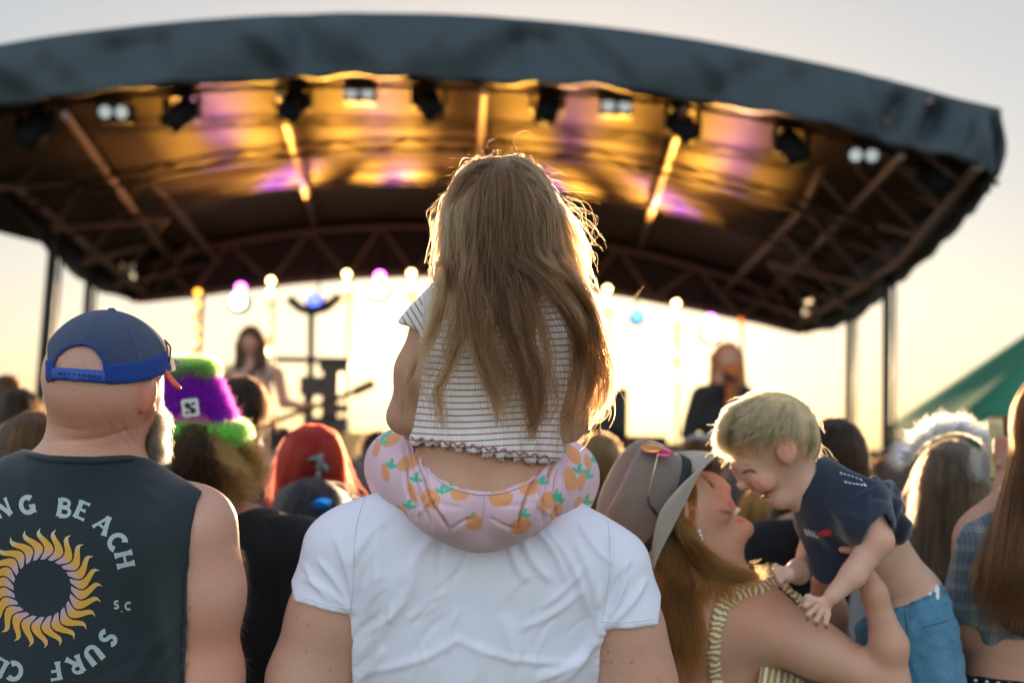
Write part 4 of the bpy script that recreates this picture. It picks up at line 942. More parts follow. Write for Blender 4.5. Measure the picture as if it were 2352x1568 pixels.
# beard and nape stubble
m_beard = hair_mat("grey_beard", (.44, .39, .34), (.17, .15, .12))
S = []
for _ in range(110):
    x, y = rnd(340, 372), rnd(930, 1015); t = (y - 900) / 110
    S.append(lock([(x - 6, y, B + .04 + rnd(0, .05)), (x + rnd(2, 12), y + 22, B + .03 + rnd(0, .05)), (x + rnd(-8, 14), y + rnd(45, 80), B + .02 + rnd(0, .07))], 26, 9, 10, 12, wav=7, freq=4, frizz=7))
for _ in range(16):
    x, y = rnd(352, 366), rnd(868, 940); S.append(lock([(x - 4, y, B + .03), (x + 5, y + 15, B + .03), (x + 3, y + 32, B + .03)], 18, 6, 5, 8, wav=3, freq=3, frizz=4))
for _ in range(30):
    S.append(lock([(rnd(335, 350), rnd(985, 1030), B + .05), (rnd(340, 375), rnd(1030, 1050), B + .04), (rnd(335, 382), rnd(1055, 1082), B + .05)], 22, 9, 8, 10, wav=6, freq=4, frizz=7))
hair_obj("beard", [k for s_ in S for k in s_], .00022, m_beard, bald)
v_, F_ = o_local[bbo.name]
x_, y_ = pxv(v_); msk = (y_ < 880) & (x_ > 120) & (x_ < 345) & (v_[:, 2] < B)
hair_obj("stubble", fur(v_, F_, msk, 5200, .0045, .5, seg=3), .00009, hair_mat("stubble_hair", (.45, .36, .28), (.2, .15, .12)), bald)
# cap: mesh crown open over the strap
m_mesh = mat("blue_cap_mesh", (.022, .046, .14), .75, bump=(900, .9, 1), sheen=.2); m_band = cloth("blue_cap_band", (.012, .05, .26), bump=(700, .3, 2)); m_strap = mat("blue_strap", (.012, .06, .33), .45)
cp = Body(.02).ell((243, 868, B + .005), (128, 152, 142), yaw=-25).ell((262, 868, B + .03), (128, 126, 128), k=.02)
hole = [(128, 850), (130, 822), (150, 800), (185, 792), (215, 800), (236, 826), (241, 852), (238, 885), (160, 885), (128, 880)]
cpoly = [(110, 700), (400, 700), (400, 800), (372, 842), (350, 868), (330, 874), (300, 879), (250, 882), (240, 870), (236, 826), (215, 800), (185, 792), (150, 800), (130, 822), (120, 872), (108, 880)]
def cap_clip(X, Y, Z):
    x, y = px_of(X, Y, Z); x, y = np.broadcast_arrays(x, y)
    back = clip_poly(cpoly)(X, Y, Z); front = (y - (880 - (x - 250) * .18)) / FPX * Z
    return np.where(Z < B + .01, back, front)
def seam_bumps(v, n):
    x, y = pxv(v); out = np.zeros(len(v))
    for cx_, ww in ((170, 60), (322, 95)):
        xx = 256 + (cx_ - 256) * np.sqrt(np.clip((y - 715) / 120, 0, 1)); out += .0016 * np.exp(-((x - xx) / 3.5) ** 2)
    return out
capo = cp.mesh("mesh_cap", .0034, m_mesh, bald, inflate=.0035, clip=cap_clip, disp=seam_bumps, relax=1)
bvc = bvh_of(capo)
cb = Body(.02); cb.pr = cp.pr
cb.mesh("cap_band", .0034, m_band, bald, inflate=.006, clip=clip_poly([(241, 838), (300, 832), (350, 822), (378, 808), (392, 800), (400, 850), (345, 872), (300, 880), (250, 883), (240, 880)], dmax=B + .02), relax=1)
cb.mesh("cap_band", .0034, m_band, bald, inflate=.006, clip=clip_poly([(104, 826), (124, 826), (124, 876), (104, 876)], dmax=B + .06), relax=1)
cb.mesh("cap_strap", .003, m_strap, bald, inflate=.0075, clip=clip_poly([(118, 843), (122, 843), (244, 851), (244, 880), (118, 871)], dmax=B), relax=1)
MB().lathe(P(256, 716, B), UP, [(.0, -.002), (.007, -.002), (.0075, .002), (.004, .006), (0, .0065)], 12).build("cap_button", m_band, bald, True)
seam("cap_seam", bvc, [(128, 826), (150, 800), (185, 790), (215, 799), (236, 826), (241, 850)], .0022, m_band, bald, off=.001)
for k in range(9):
    q = surf_ray(bvc, 136 + k * 11, 0, 0)
    pt = loc3(136 + k * 11.5, 857 + k * .9, B - .099); MB().lathe(W(pt), -FWD, [(.0022, -.001), (.0022, .001), (0, .0012)], 8).build("strap_snap", m_band, bald)
# visor pointing away
vb = Body(.01).cap((330, 862, B + .13, 60), (385, 866, B + .2, 46)); vb.mesh("cap_visor", .005, m_band, bald, clip=lambda X, Y, Z: np.abs(Y - loc3(0, 866, B)[1] - .02 * np.cos(X * 0)) - .004, relax=1)
v_, F_ = o_local[bbo.name]; x_, y_ = pxv(v_); msk = (x_ > 420) & (y_ > 1250)
hair_obj("arm_hair", fur(v_, F_, msk, 3800, .012, .55, droop=(.1, -.5, 0), seg=5), .000045, hair_mat("arm_hair_tone", (.5, .34, .22), (.25, .15, .1)), bald)
# sunglasses worn backwards over the cap edge
m_frame = mat("dark_glasses_frame", (.02, .02, .03), .25); m_redtip = mat("orange_red_tip", (.75, .10, .06), .35)
sg = empty("sunglasses", P(385, 830, B), "thin dark rimmed sunglasses with orange red temple tip, on the side of the blue cap", "sunglasses")
loop = [(378, 780), (392, 800), (388, 830), (372, 858), (352, 872)]
MB().tube([W(loc3(x, y, B + .01)) for x, y, _ in spline([(a, b, 0) for a, b in loop], 24)], .0016, 6).build("rim", m_frame, sg, True)
loop2 = [(380, 782), (384, 806), (374, 838), (350, 866), (338, 875)]
MB().tube([W(loc3(x, y, B + .015)) for x, y, _ in spline([(a, b, 0) for a, b in loop2], 24)], .0013, 6).build("rim", m_frame, sg, True)
MB().tube([P(378, 848, B + .0), P(386, 862, B - .005), P(400, 880, B - .005), P(414, 893, B - .005)], [.003, .004, .0048, .003], 8).build("temple_tip", m_redtip, sg, True)
MB().tube([P(340, 876, B + .01), P(365, 872, B + .005), P(380, 850, B)], .0014, 6).build("temple", m_frame, sg, True)
# ================================================================ woman in felt hat lifting the blond boy
H = 1.92
wom = empty("person", P(1690, 1560, H) * (1, 1, 0), "woman in grey felt hat and yellow striped dress laughing up at the boy she lifts", "person")
wb = Body(.03)
wb.ell((1556, 1168, H), (100, 92, 92), k=.03).ell((1610, 1160, H), (64, 74, 72), rot=25, k=.025).cap((1600, 1225, H, 40), (1690, 1212, H, 26), k=.03).cap((1632, 1130, H, 38), (1652, 1182, H, 32), k=.014)
wb.ell((1714, 1213, H), (17, 17, 19), k=.010).cap((1633, 1096, H, 11), (1668, 1118, H, 9), k=.008).ell((1668, 1121, H), (11, 9, 12), k=.005).ell((1653, 1131, H - .012), (8, 7, 7), k=.006)
wb.ell((1650, 1170, H - .045), (32, 26, 22), k=.02).ell((1677, 1158, H), (12, 9, 17), rot=40, k=.006).ell((1701, 1195, H), (10, 8, 16), rot=20, k=.005)
wb.cap((1708, 1176, H, 10), (1668, 1184, H - .035, 7), k=.003, op='s').ell((1697, 1178, H), (24, 9, 60), rot=14, k=.003, op='s').ell((1637, 1112, H - .045), (15, 8, 12), rot=48, k=.005, op='s')
wb.ell((1594, 1190, H - .070), (15, 27, 9), rot=-18, k=.006).ell((1596, 1186, H - .078), (8, 16, 5), rot=-18, k=.004, op='s').ell((1604, 1212, H - .068), (8, 8, 6), k=.004)
wb.cap((1600, 1245, H, 62), (1622, 1390, H + .01, 66), k=.04).cap((1660, 1250, H, 38), (1690, 1380, H + .01, 42), k=.04)
wb.cap((1610, 1420, H + .02, 80), (1735, 1425, H, 84), k=.06, sq=1).cap((1620, 1400, H + .02, 90), (1590, 1420, H + .26, 86), k=.06)
wb.cap((1655, 1470, H + .08, 132), (1640, 1760, H + .08, 118), sq=1.1, k=.06)
nw = len(wb.pr)
wb.chain([(1742, 1430, H - .02, 78), (1872, 1488, H - .07, 58), (2035, 1568, H - .11, 50)], k=.035)
wb.chain([(2038, 1562, H - .11, 45), (2042, 1480, H - .12, 38), (2008, 1360, H - .12, 25), (1984, 1300, H - .11, 18)], k=.02)
wb.ell((1974, 1268, H - .085), (22, 32, 12), rot=-35, k=.008)
for j in range(4): wb.chain([(1955 + j * 9, 1250 + j * 5, H - .09, 10), (1937 + j * 8, 1226 + j * 6, H - .095, 9), (1930 + j * 6, 1215 + j * 8, H - .08, 8)], k=.004)
wb.chain([(1985, 1280, H - .10, 12), (1958, 1262, H - .11, 10), (1934, 1262, H - .105, 9)], k=.005)
wb.chain([(1650, 1420, H + .27, 70), (1790, 1480, H + .33, 58), (1920, 1540, H + .28, 50), (1900, 1400, H + .2, 36), (1890, 1330, H + .16, 26)], k=.04).ell((1888, 1290, H + .14), (24, 34, 14), k=.01)
for j in range(4): wb.chain([(1878 + j * 8, 1268, H + .13, 8), (1880 + j * 8, 1240, H + .12, 7)], k=.003)
def wcol(v):
    c = white_cols(v); c = blot(v, c, 1650, 1160, 30, 30, (1.0, .74, .68), .9); c = blot(v, c, 1680, 1158, 9, 6, (.85, .42, .40), 1, 40); c = blot(v, c, 1701, 1195, 9, 6, (.85, .42, .40), 1, 20)
    c = blot(v, c, 1634, 1113, 11, 3.6, (.08, .06, .06), 1, 48); c = blot(v, c, 1668, 1176, 16, 4, (.16, .04, .04), 1, 12); c = blot(v, c, 1618, 1096, 16, 3.6, (.45, .33, .28), 1, 42); c = blot(v, c, 1594, 1190, 14, 24, (1, .68, .6), .8)
    c = blot(v, c, 1735, 1400, 70, 60, (1.0, .80, .72), .6); return c
wbo = wb.mesh("body", .0038, m_skin_w, wom, color=wcol, disp=lambda v, n: hills(v, 25, .0015, 2), relax=1)
m_teeth = mat("teeth", (.78, .74, .68), .25)
MB().lathe(P(1684, 1172, H - .015), RIGHT * .6 - UP * .8, [(.0, 0), (.012, .001), (.013, .006), (0, .008)], 10).build("teeth", m_teeth, wom, True)
# dress: striped halter with ruffled straps
m_yel = stripe_mat("mustard_white_stripe", (.74, .70, .60), (.42, .24, .03), .5, 0)
dpoly = [(1786, 1532), (1840, 1560), (1900, 1640), (1860, 2300), (1520, 2300), (1560, 1700), (1575, 1620), (1610, 1700), (1680, 1660), (1740, 1600)]
dr = Body(.05); dr.pr = wb.pr[nw - 1:nw]; dr.cap((1640, 1760, H + .08, 118), (1640, 2300, H + .08, 190), sq=.9); dr.cap((1690, 1600, H + .02, 118), (1800, 1640, H + .06, 90))
dr.mesh("dress", .006, m_yel, wom, inflate=.008, clip=clip_poly(dpoly + [(1750, 1500)]), color=lambda v: np.stack([(pxv(v)[0] + pxv(v)[1] * .15) / 15 / 100 + 1, v[:, 0] * 0, v[:, 0] * 0], 1), disp=lambda v, n: .002 * np.sin(pxv(v)[0] / 4), relax=1)
bvw = bvh_of(wbo)
def ruffle(name, pts, rad, mt, parent, per=13.5, wob=4):
    sp = spline([(a, b, 0) for a, b in pts], 90); V = []; Cc = []; F = []; L_ = 0; nn = 12; prev = None
    for i, (x, y, _) in enumerate(sp):
        if i: L_ += math.hypot(x - sp[i - 1][0], y - sp[i - 1][1])
        s_ = surf_ray(bvw, x, y, .002)
        if s_ is None: s_ = loc3(x, y, (prev if prev else H) )
        prev = s_[2]; tx, ty, _ = sp[min(i + 1, 89)] - sp[max(i - 1, 0)]; l = math.hypot(tx, ty); nx_, ny_ = -ty / l, tx / l
        r_ = (rad + wob * .35 * math.sin(L_ / 5.2)) / FPX * s_[2]
        for k in range(nn):
            a = 2 * math.pi * k / nn; w_ = 1 + .18 * math.sin(3 * a + L_ / 7)
            V.append(W(s_ + np.array((nx_ * math.cos(a) * r_ * w_, -ny_ * math.cos(a) * r_ * w_, -math.sin(a) * r_ * .55)))); Cc.append((1 + (L_ / per + .18 * math.sin(a * 2 + L_ / 9)) / 100, 0, 0))
    for i in range(89):
        for k in range(nn): F.append((i * nn + k, i * nn + (k + 1) % nn, (i + 1) * nn + (k + 1) % nn, (i + 1) * nn + k))
    return mesh_obj(name, V, F, mt, parent, True, np.array(Cc))
ruffle("strap", [(1790, 1318), (1750, 1322), (1712, 1340), (1668, 1372), (1652, 1400), (1643, 1460), (1640, 1520), (1650, 1600)], 14, m_yel, wom)
ruffle("strap", [(1790, 1324), (1752, 1352), (1700, 1366), (1664, 1396), (1652, 1440)], 12, m_yel, wom)
ruffle("strap", [(1770, 1330), (1800, 1345), (1830, 1372), (1842, 1392)], 9, m_yel, wom)
ruffle("strap_bow", [(1745, 1322), (1768, 1310), (1790, 1312), (1782, 1332), (1760, 1338)], 13, m_yel, wom)
# her hair sweeps from under the hat, down and over the shoulder
m_wh = hair_mat("woman_honey_hair", (.40, .18, .06), (.07, .03, .012))
S = []
for _ in range(120):
    u = rnd(0, 1); S.append(lock([(1545 + u * 22, 1120 + u * 40 + rnd(-8, 8), H - .06 - rnd(0, .02)), (1548 + u * 20, 1180 + u * 10, H - .088), (1575 + u * 15 + rnd(-8, 8), 1245 - u * 12, H - .085 - rnd(0, .02)), (1630 + rnd(-12, 12), 1285 + rnd(-14, 14) + (1 - u) * 26, H - .085), (1690 + rnd(-14, 14), 1308 + rnd(-12, 14) + (1 - u) * 22, H - .09), (1740 + rnd(-20, 22), 1322 + rnd(-10, 8), H - .09)], 26, 8, 8, 18, wav=5, freq=1.5, stray=20))
for _ in range(120):
    x = rnd(1500, 1600); S.append(lock([(1520 + rnd(-6, 50), 1190 + rnd(-30, 20), H - .05), (1512 + rnd(-6, 60), 1270, H - .075), (x, 1370, H - .07 + rnd(-.01, .01)), (x + rnd(-28, 30), 1460, H - .08), (x + rnd(-40, 40), 1530 + rnd(0, 90), H - .08)], 22, 9, 12, 18, wav=8, freq=1.6, stray=30))
for _ in range(30): x = rnd(1600, 1680); S.append(lock([(1590 + rnd(-10, 20), 1260, H - .07), (1610 + rnd(0, 40), 1310, H - .085), (x, 1350, H - .1), (x + rnd(-5, 8), 1385 + rnd(-10, 20), H - .1)], 18, 8, 7, 12, wav=6, freq=2, stray=18))
for _ in range(18): S.append(lock([(1595, 1090 + rnd(-10, 30), H - .055), (1590 + rnd(-8, 8), 1140, H - .068), (1585 + rnd(-12, 10), 1190, H - .074), (1590, 1235, H - .07)], 16, 6, 6, 12, wav=4, stray=8))
hair_obj("hair", [k for s_ in S for k in s_], .00036, m_wh, wom)
for k in range(3): 
    c = surf_ray(bvw, 1606 + k * 2, 1222 + k * 7, .002); c = loc3(1606 + k * 3, 1220 + k * 9, H - .078)
    MB().lathe(W(c), FWD, [(0, -.004), (.0035 - .0004 * k, -.002), (.0042 - .0004 * k, 0), (.003, .003), (0, .004)], 10).build("earring", mat("pearl_earring", (.8, .76, .68), .2), wom, True)
# felt hat: crown, band, curled brim
m_felt = mat("grey_felt", (.20, .165, .15), .95, noise=(30, .25), bump=(300, .5, 4), sheen=.5); m_felt2 = mat("light_felt_brim", (.42, .36, .31), .95, noise=(30, .2), bump=(300, .4, 4), sheen=.5); m_ribbon = mat("dark_ribbon", (.015, .014, .025), .6)
A_ = loc3(1580, 1056, H); B_ = loc3(1475, 1263, H); cen = (A_ + B_) / 2; dirv = (A_ - B_) / np.linalg.norm(A_ - B_)
axis = np.cross(dirv, (0, 0, 1.0)); axis = axis * np.sign(-axis[0]); axis = axis + np.array((0, 0, -.12)); axis /= np.linalg.norm(axis)   # the crown points away from the face, slightly to us
e1 = dirv; e2 = np.cross(axis, e1); half = np.linalg.norm(A_ - B_) / 2
def hatpt(r1, r2, h_, a): return cen + e1 * (math.cos(a) * r1) + e2 * (math.sin(a) * r2) + axis * h_
def hat_rows(prof, n_=48, pinch=0):
    rows = []
    for r, h_ in prof:
        row = []
        for k in range(n_ + 1):
            a = 2 * math.pi * k / n_; p = hatpt(half * r, half * r * .84, h_, a)
            if pinch and h_ > .05: 
                dent = max(0, (h_ - .05) / .06) * .018 * math.exp(-(math.sin(a) * r * 3) ** 2); p = p - axis * dent + e1 * .010 * math.cos(a) * (h_ / .11)
            row.append(W(p))
        rows.append(row)
    return rows
hat = empty("felt_hat", W(cen), "wide brimmed grey felt hat with narrow dark band on the laughing woman", "hat")
MB().sheet(hat_rows([(1.02, -.004), (1.0, .03), (.985, .06), (.95, .086), (.89, .101), (.78, .109), (.6, .110), (.35, .103), (.12, .097), (.01, .096)], 48, 1)).build("crown", m_felt, hat, True, .002)
MB().sheet(hat_rows([(1.035, .0), (1.045, .004), (1.04, .016), (1.02, .020)], 48)).build("band", m_ribbon, hat, True, .001)
rows = []
for i, u in enumerate(np.linspace(0, 1, 10)):
    row = []
    for k in range(65):
        a = 2 * math.pi * k / 64; r = 1.0 + u * .62; lift = .055 * u ** 2 * abs(math.sin(a)) ** 1.5 - .045 * u * abs(math.cos(a)) ** 1.5 + .004 * math.sin(3 * a) * u
        row.append(W(hatpt(half * (1 + u * .34), half * .84 * (1 + u * .78), lift, a)))
    rows.append(row)
MB().sheet(rows).build("brim", m_felt2, hat, True, .003)
sgh = empty("sunglasses", P(1507, 1030, H), "mirrored red and purple sunglasses perched on the grey felt hat", "sunglasses")
m_mir = mat("mirror_red_lens", (.75, .08, .22), .08, .8); m_gold = mat("gold_wire", (.75, .6, .45), .3, .7)
q0 = loc3(1507, 1032, H - .075)
for dx, mm in ((-10, mat("mirror_orange_lens", (.9, .35, .12), .08, .8)), (16, m_mir)):
    MB().lathe(W(loc3(1507 + dx, 1030 + dx * .35, H - .072)), -FWD * .6 + UP, [(0, .003), (.011, .002), (.015, 0), (.0155, -.001), (0, -.001)], 18, sx=1.3).build("lens", mm, sgh, True)
MB().tube([W(loc3(x, y, H - .08)) for x, y in ((1488, 1022), (1510, 1022), (1535, 1034), (1548, 1048))], .0014, 6).build("brow_bar", m_gold, sgh, True)
MB().tube([W(loc3(x, y, H - .106)) for x, y in ((1512, 1040), (1500, 1090), (1488, 1140))], .0013, 6).build("temple", m_gold, sgh, True)
MB().tube([W(loc3(x, y, H - .108)) for x, y in ((1488, 1140), (1492, 1160), (1509, 1182))], .0026, 6).build("temple_tip", mat("tortoise_tip", (.06, .02, .015), .3), sgh, True)
# ================================================================ blond boy
K = 1.86
boy = empty("person", P(2000, 1400, K), "little blond boy in a navy T-shirt and denim shorts held in the air, smiling down", "person")
yb = Body(.022)
yb.ell((1772, 1000, K), (100, 94, 96), k=.03).ell((1741, 1060, K), (62, 64, 66), rot=-35, k=.02).cap((1775, 1120, K, 38), (1790, 1140, K - .01, 28), k=.02).ell((1792, 1146, K), (20, 17, 20), k=.012)
yb.ell((1755, 1106, K - .045), (26, 24, 20), k=.014).cap((1704, 1084, K - .005, 12), (1708, 1112, K - .01, 9), k=.008).ell((1706, 1116, K - .012), (12, 10, 12), k=.005).ell((1724, 1117, K - .018), (7, 6, 6), k=.006)
yb.ell((1738, 1128, K - .01), (11, 8, 14), rot=30, k=.006).ell((1760, 1143, K - .01), (12, 7, 14), rot=20, k=.006).cap((1738, 1138, K - .01, 4), (1786, 1124, K - .058, 3), k=.004, op='s')
yb.ell((1744, 1136, K), (19, 5.5, 50), rot=12, k=.003, op='s').ell((1722, 1083, K - .055), (14, 6, 8), rot=12, k=.007, op='s').cap((1690, 1066, K - .02, 10), (1722, 1070, K - .045, 8), k=.012)
yb.ell((1806, 1034, K - .084), (24, 31, 10), rot=-12, k=.006).ell((1806, 1030, K - .094), (14, 19, 6), rot=-12, k=.004, op='s').ell((1802, 1034, K - .088), (6, 11, 5), rot=-10, k=.003).ell((1812, 1062, K - .08), (9, 8, 7), k=.004)
yb.cap((1815, 1085, K, 50), (1880, 1140, K, 56), k=.03)
yb.cap((1905, 1150, K, 68), (1992, 1235, K + .04, 74), k=.03).cap((1992, 1235, K + .04, 74), (2092, 1372, K + .09, 66), k=.03).cap((2090, 1370, K + .09, 68), (2110, 1450, K + .10, 80), k=.03)
nk = len(yb.pr)
yb.chain([(1985, 1165, K - .07, 42), (2014, 1240, K - .10, 37)], k=.02).chain([(2014, 1240, K - .10, 36), (1960, 1320, K - .11, 27), (1912, 1368, K - .115, 19)], k=.012)
hand = [(1885, 1392, K - .118)]
yb.ell((1886, 1392, K - .118), (24, 21, 11), rot=35, k=.010)
for (a, b, c) in (((1870, 1378), (1850, 1390), (1844, 1402)), ((1876, 1392), (1856, 1411), (1854, 1424)), ((1887, 1402), (1874, 1424), (1875, 1436)), ((1901, 1408), (1896, 1430), (1899, 1441))):
    yb.chain([(*a, K - .124, 8), (*b, K - .13, 7), (*c, K - .112, 5.6)], k=.002)
yb.chain([(1878, 1380, K - .12, 9), (1856, 1372, K - .125, 8), (1844, 1380, K - .115, 7)], k=.004)
yb.chain([(1880, 1210, K + .08, 40), (1870, 1280, K + .10, 34), (1835, 1312, K + .02, 24), (1808, 1318, K - .05, 20)], k=.02).ell((1802, 1316, K - .06), (22, 17, 12), k=.008)
for j in range(4): yb.chain([(1794 + j * 2, 1304 + j * 7, K - .065, 7.5), (1780 + j * 4, 1310 + j * 8, K - .075, 6.6), (1780 + j * 5, 1322 + j * 7, K - .062, 6)], k=.003)
yb.chain([(2080, 1440, K + .07, 74), (2120, 1580, K + .07, 66), (2100, 1720, K - .0, 44), (2120, 1860, K, 34)], k=.03).chain([(2060, 1440, K + .17, 70), (2060, 1590, K + .17, 62), (2050, 1720, K + .1, 42), (2060, 1860, K + .1, 34)], k=.03)
for fx, fz in ((2120, 0), (2060, .1)): yb.cap((fx, 1880, K + fz, 26), (fx - 50, 1895, K + fz, 22), k=.02)
def ycol(v):
    c = white_cols(v); c = blot(v, c, 1755, 1108, 28, 22, (1.0, .66, .6), .9); c = blot(v, c, 1806, 1034, 22, 28, (1.0, .66, .58), .9); c = blot(v, c, 1712, 1116, 10, 8, (1.0, .75, .7), .9)
    c = blot(v, c, 1713, 1083, 9, 3, (.05, .04, .04), 1, -24); c = blot(v, c, 1728, 1082, 9, 3, (.05, .04, .04), 1, 22); c = blot(v, c, 1750, 1118, 22, 2.2, (.62, .40, .36), .8, 38); c = blot(v, c, 1752, 1130, 13, 2.6, (1.15, 1.4, 1.6), .8, 8); c = blot(v, c, 1712, 1067, 18, 3, (.6, .47, .38), .8, 5); c = blot(v, c, 1754, 1134, 24, 4, (.35, .12, .10), 1, -18); c = blot(v, c, 1750, 1141, 10, 3, (.85, .5, .48), .9, 10)
    c = blot(v, c, 2020, 1240, 34, 34, (1, .76, .68), .6); return blot(v, c, 1880, 1400, 24, 20, (1, .8, .74), .6)
yb.mesh("body", .0031, m_skin_boy, boy, color=ycol, disp=lambda v, n: hills(v, 30, .001, 2), relax=1)
m_navy = cloth("navy_cotton", (.022, .028, .056), bump=(300, .3, 3), sheen=.4)
ys = Body(.03); ys.pr = yb.pr[nk - 3:nk - 2] + yb.pr[nk - 2:nk - 1]; ys.cap((1880, 1120, K, 60), (1930, 1150, K, 78)).cap((1975, 1140, K - .06, 54), (1992, 1200, K - .085, 54)).cap((1900, 1200, K + .02, 60), (1905, 1300, K + .02, 50), k=.03).cap((1960, 1120, K - .02, 60), (2040, 1150, K - .02, 30))
ypoly = [(1878, 1040), (1905, 1050), (1950, 1080), (1990, 1096), (2020, 1105), (2056, 1130), (2060, 1150), (2070, 1240), (2034, 1180), (2000, 1205), (1975, 1250), (1960, 1262), (1930, 1300), (1918, 1340), (1890, 1340), (1868, 1320), (1846, 1250), (1822, 1200), (1816, 1150), (1826, 1143), (1850, 1120), (1872, 1080)]
yseeds = [(1975, 1245, 1990, 1130, 8, 4), (1950, 1230, 1900, 1150, 8, 4), (1930, 1280, 1850, 1200, 7, 4), (1920, 1320, 1870, 1240, 7, -4), (2020, 1120, 1960, 1150, 6, 4), (2050, 1150, 2000, 1140, 6, -4), (1900, 1080, 1940, 1180, 8, 3), (1990, 1200, 1930, 1180, 6, 3)]
shirt = ys.mesh("navy_shirt", .0042, m_navy, boy, inflate=.008, clip=clip_poly(ypoly), disp=lambda v, n: fold(v, yseeds, .0009) + hills(v, 35, .003, 41), relax=1)
kn = Body(.02).chain([(2020, 1125, K - .04, 26), (2048, 1128, K - .03, 18)]).chain([(2020, 1140, K - .05, 26), (2050, 1180, K - .05, 24), (2078, 1222, K - .04, 20)]).chain([(2030, 1170, K - .03, 22), (2062, 1225, K - .02, 20)]).cap((2010, 1130, K - .03, 30), (2030, 1190, K - .03, 30))
kn.mesh("shirt_bunch", .004, m_navy, boy, disp=lambda v, n: .004 * np.sin(pxv(v)[0] / 7 + pxv(v)[1] / 15) + hills(v, 70, .003, 3), relax=1)
bvy = bvh_of(shirt)
m_wp = mat("pale_blue_print", (.55, .62, .68), .8); m_rp = mat("red_print", (.55, .03, .05), .8)
for k in range(6):
    x0_ = 1928 + k * 9; print_on("print_bar", bvy, m_wp, boy, [([(x0_, 1082 + k * 3), (x0_ + 13, 1108 + k * 1.5)], [(x0_ + 5, 1084 + k * 3), (x0_ + 19, 1109 + k * 1.5)])])
print_on("print_patch", bvy, m_rp, boy, [([(1880, 1222), (1895, 1214), (1912, 1218)], [(1874, 1226), (1890, 1231), (1908, 1229)])])
for k in range(4): print_on("print_patch", bvy, m_wp, boy, [([(1846 + k * 8, 1216 + k * 2), (1852 + k * 8, 1230 + k * 2)], [(1850 + k * 8, 1213 + k * 2), (1857 + k * 8, 1229 + k * 2)])])
m_den = cloth("denim", (.055, .17, .29), bump=(90, .9, 6), noise=(26, .7, (.13, .30, .44)), attr=True)
def dcol(v):
    x, y = pxv(v); w_ = np.abs((y - (1388 - (x - 2050) * .33)) / 17); c = np.ones((len(v), 3)); k_ = (w_ < 1) * (.62 + .3 * np.sin(x / 2.0)); c = np.where((w_ < 1)[:, None], c * k_[:, None], c)
    return c * (1 - .35 * np.exp(-(((x - (2086 - (y - 1440) * .1)) / 5) ** 2)))[:, None] * (1 - .3 * np.exp(-(((y - (1420 + (2180 - x) * .1)) / 3) ** 2)) * (x > 2110))[:, None]
dn = Body(.03); dn.pr = yb.pr[nk - 1:nk] + yb.pr[-8:-2]; dn.cap((2100, 1425, K + .10, 90), (2085, 1520, K + .12, 98)).cap((2080, 1440, K + .09, 90), (2100, 1600, K + .09, 92))
dnpoly = [(2052, 1392), (2075, 1386), (2110, 1376), (2140, 1362), (2164, 1350), (2178, 1366), (2200, 1430), (2230, 1660), (1950, 1680), (1960, 1440), (1990, 1420), (2030, 1400)]
den = dn.mesh("denim_shorts", .0045, m_den, boy, inflate=.010, clip=clip_poly(dnpoly), color=dcol, disp=lambda v, n: hills(v, 40, .006, 9) + hills(v, 95, .0025, 19) + np.clip(1 - np.abs((pxv(v)[1] - (1388 - (pxv(v)[0] - 2050) * .33)) / 16), 0, 1) * (.004 + .0018 * np.sin(pxv(v)[0] / 2.2)), relax=1)
bvd = bvh_of(den)
seam("pocket_seam", bvd, [(2078, 1400), (2084, 1450), (2080, 1520), (2070, 1568)], .0012, cloth("denim_thread", (.08, .10, .16)), boy); seam("pocket_seam", bvd, [(2120, 1440), (2150, 1432), (2180, 1425)], .0012, bpy.data.materials["denim_thread"], boy)
dp = Body(.02).cap((2110, 1378, K + .08, 66), (2118, 1396, K + .08, 70)); dp.mesh("nappy_edge", .004, cloth("white_nappy", (.8, .8, .78)), boy, inflate=.004, clip=clip_poly([(2118, 1378), (2138, 1350), (2150, 1340), (2156, 1352), (2172, 1366), (2130, 1390)]), disp=lambda v, n: .003 * np.sin(pxv(v)[0] / 3), relax=1)
m_bh = hair_mat("boy_blond_hair", (.90, .56, .29), (.42, .22, .10))
S = []
for _ in range(330):
    a = rnd(0, 2 * math.pi); rr = math.sqrt(rnd(0, 1)); ux, uy = math.cos(a) * rr, math.sin(a) * rr
    x, y = 1773 + 104 * ux, 990 + 96 * uy
    if y > 1015 or (x > 1762 and y > 985 and x < 1838): continue
    z = K - .098 * math.sqrt(max(0, 1 - rr * rr)) * .98
    cw = np.array((1800, 905.)); d_ = np.array((x, y)) - cw; dl = np.linalg.norm(d_) + 1; d_ = d_ / dl
    ln = rnd(38, 62); f_ = np.array((d_[0] * .9 - .25, d_[1] * .8 + .42)); f_ /= np.linalg.norm(f_)
    def onhead(q, lift):
        u_ = np.array(((q[0] - 1773) / 104, (q[1] - 1000) / 102)); l = np.linalg.norm(u_)
        if l > 1: return (q[0], q[1], K - .01)
        return (q[0], q[1], K - .098 * math.sqrt(1 - l * l) - lift)
    p0 = np.array((x, y)); p1 = p0 + f_ * ln * .4; f2 = f_ * .6 + np.array((-.15, .5)); p2 = p1 + f2 * ln * .6
    S.append(lock([onhead(p0, 0), onhead(p1, .005), onhead(p2, .003)], 30, 9, 5, 10, wav=5, freq=1.5, stray=20))
for _ in range(70):
    t = rnd(0, 1); S.append(lock([(1675 + 70 * t, 935 - 25 * t, K - rnd(.0, .05)), (1648 + 50 * t, 985 - 5 * t, K - rnd(0, .05)), (1645 + 52 * t + rnd(-4, 6), 1040 + 22 * t + rnd(-6, 6), K - rnd(0, .055))], 30, 10, 8, 10, wav=3, stray=9))
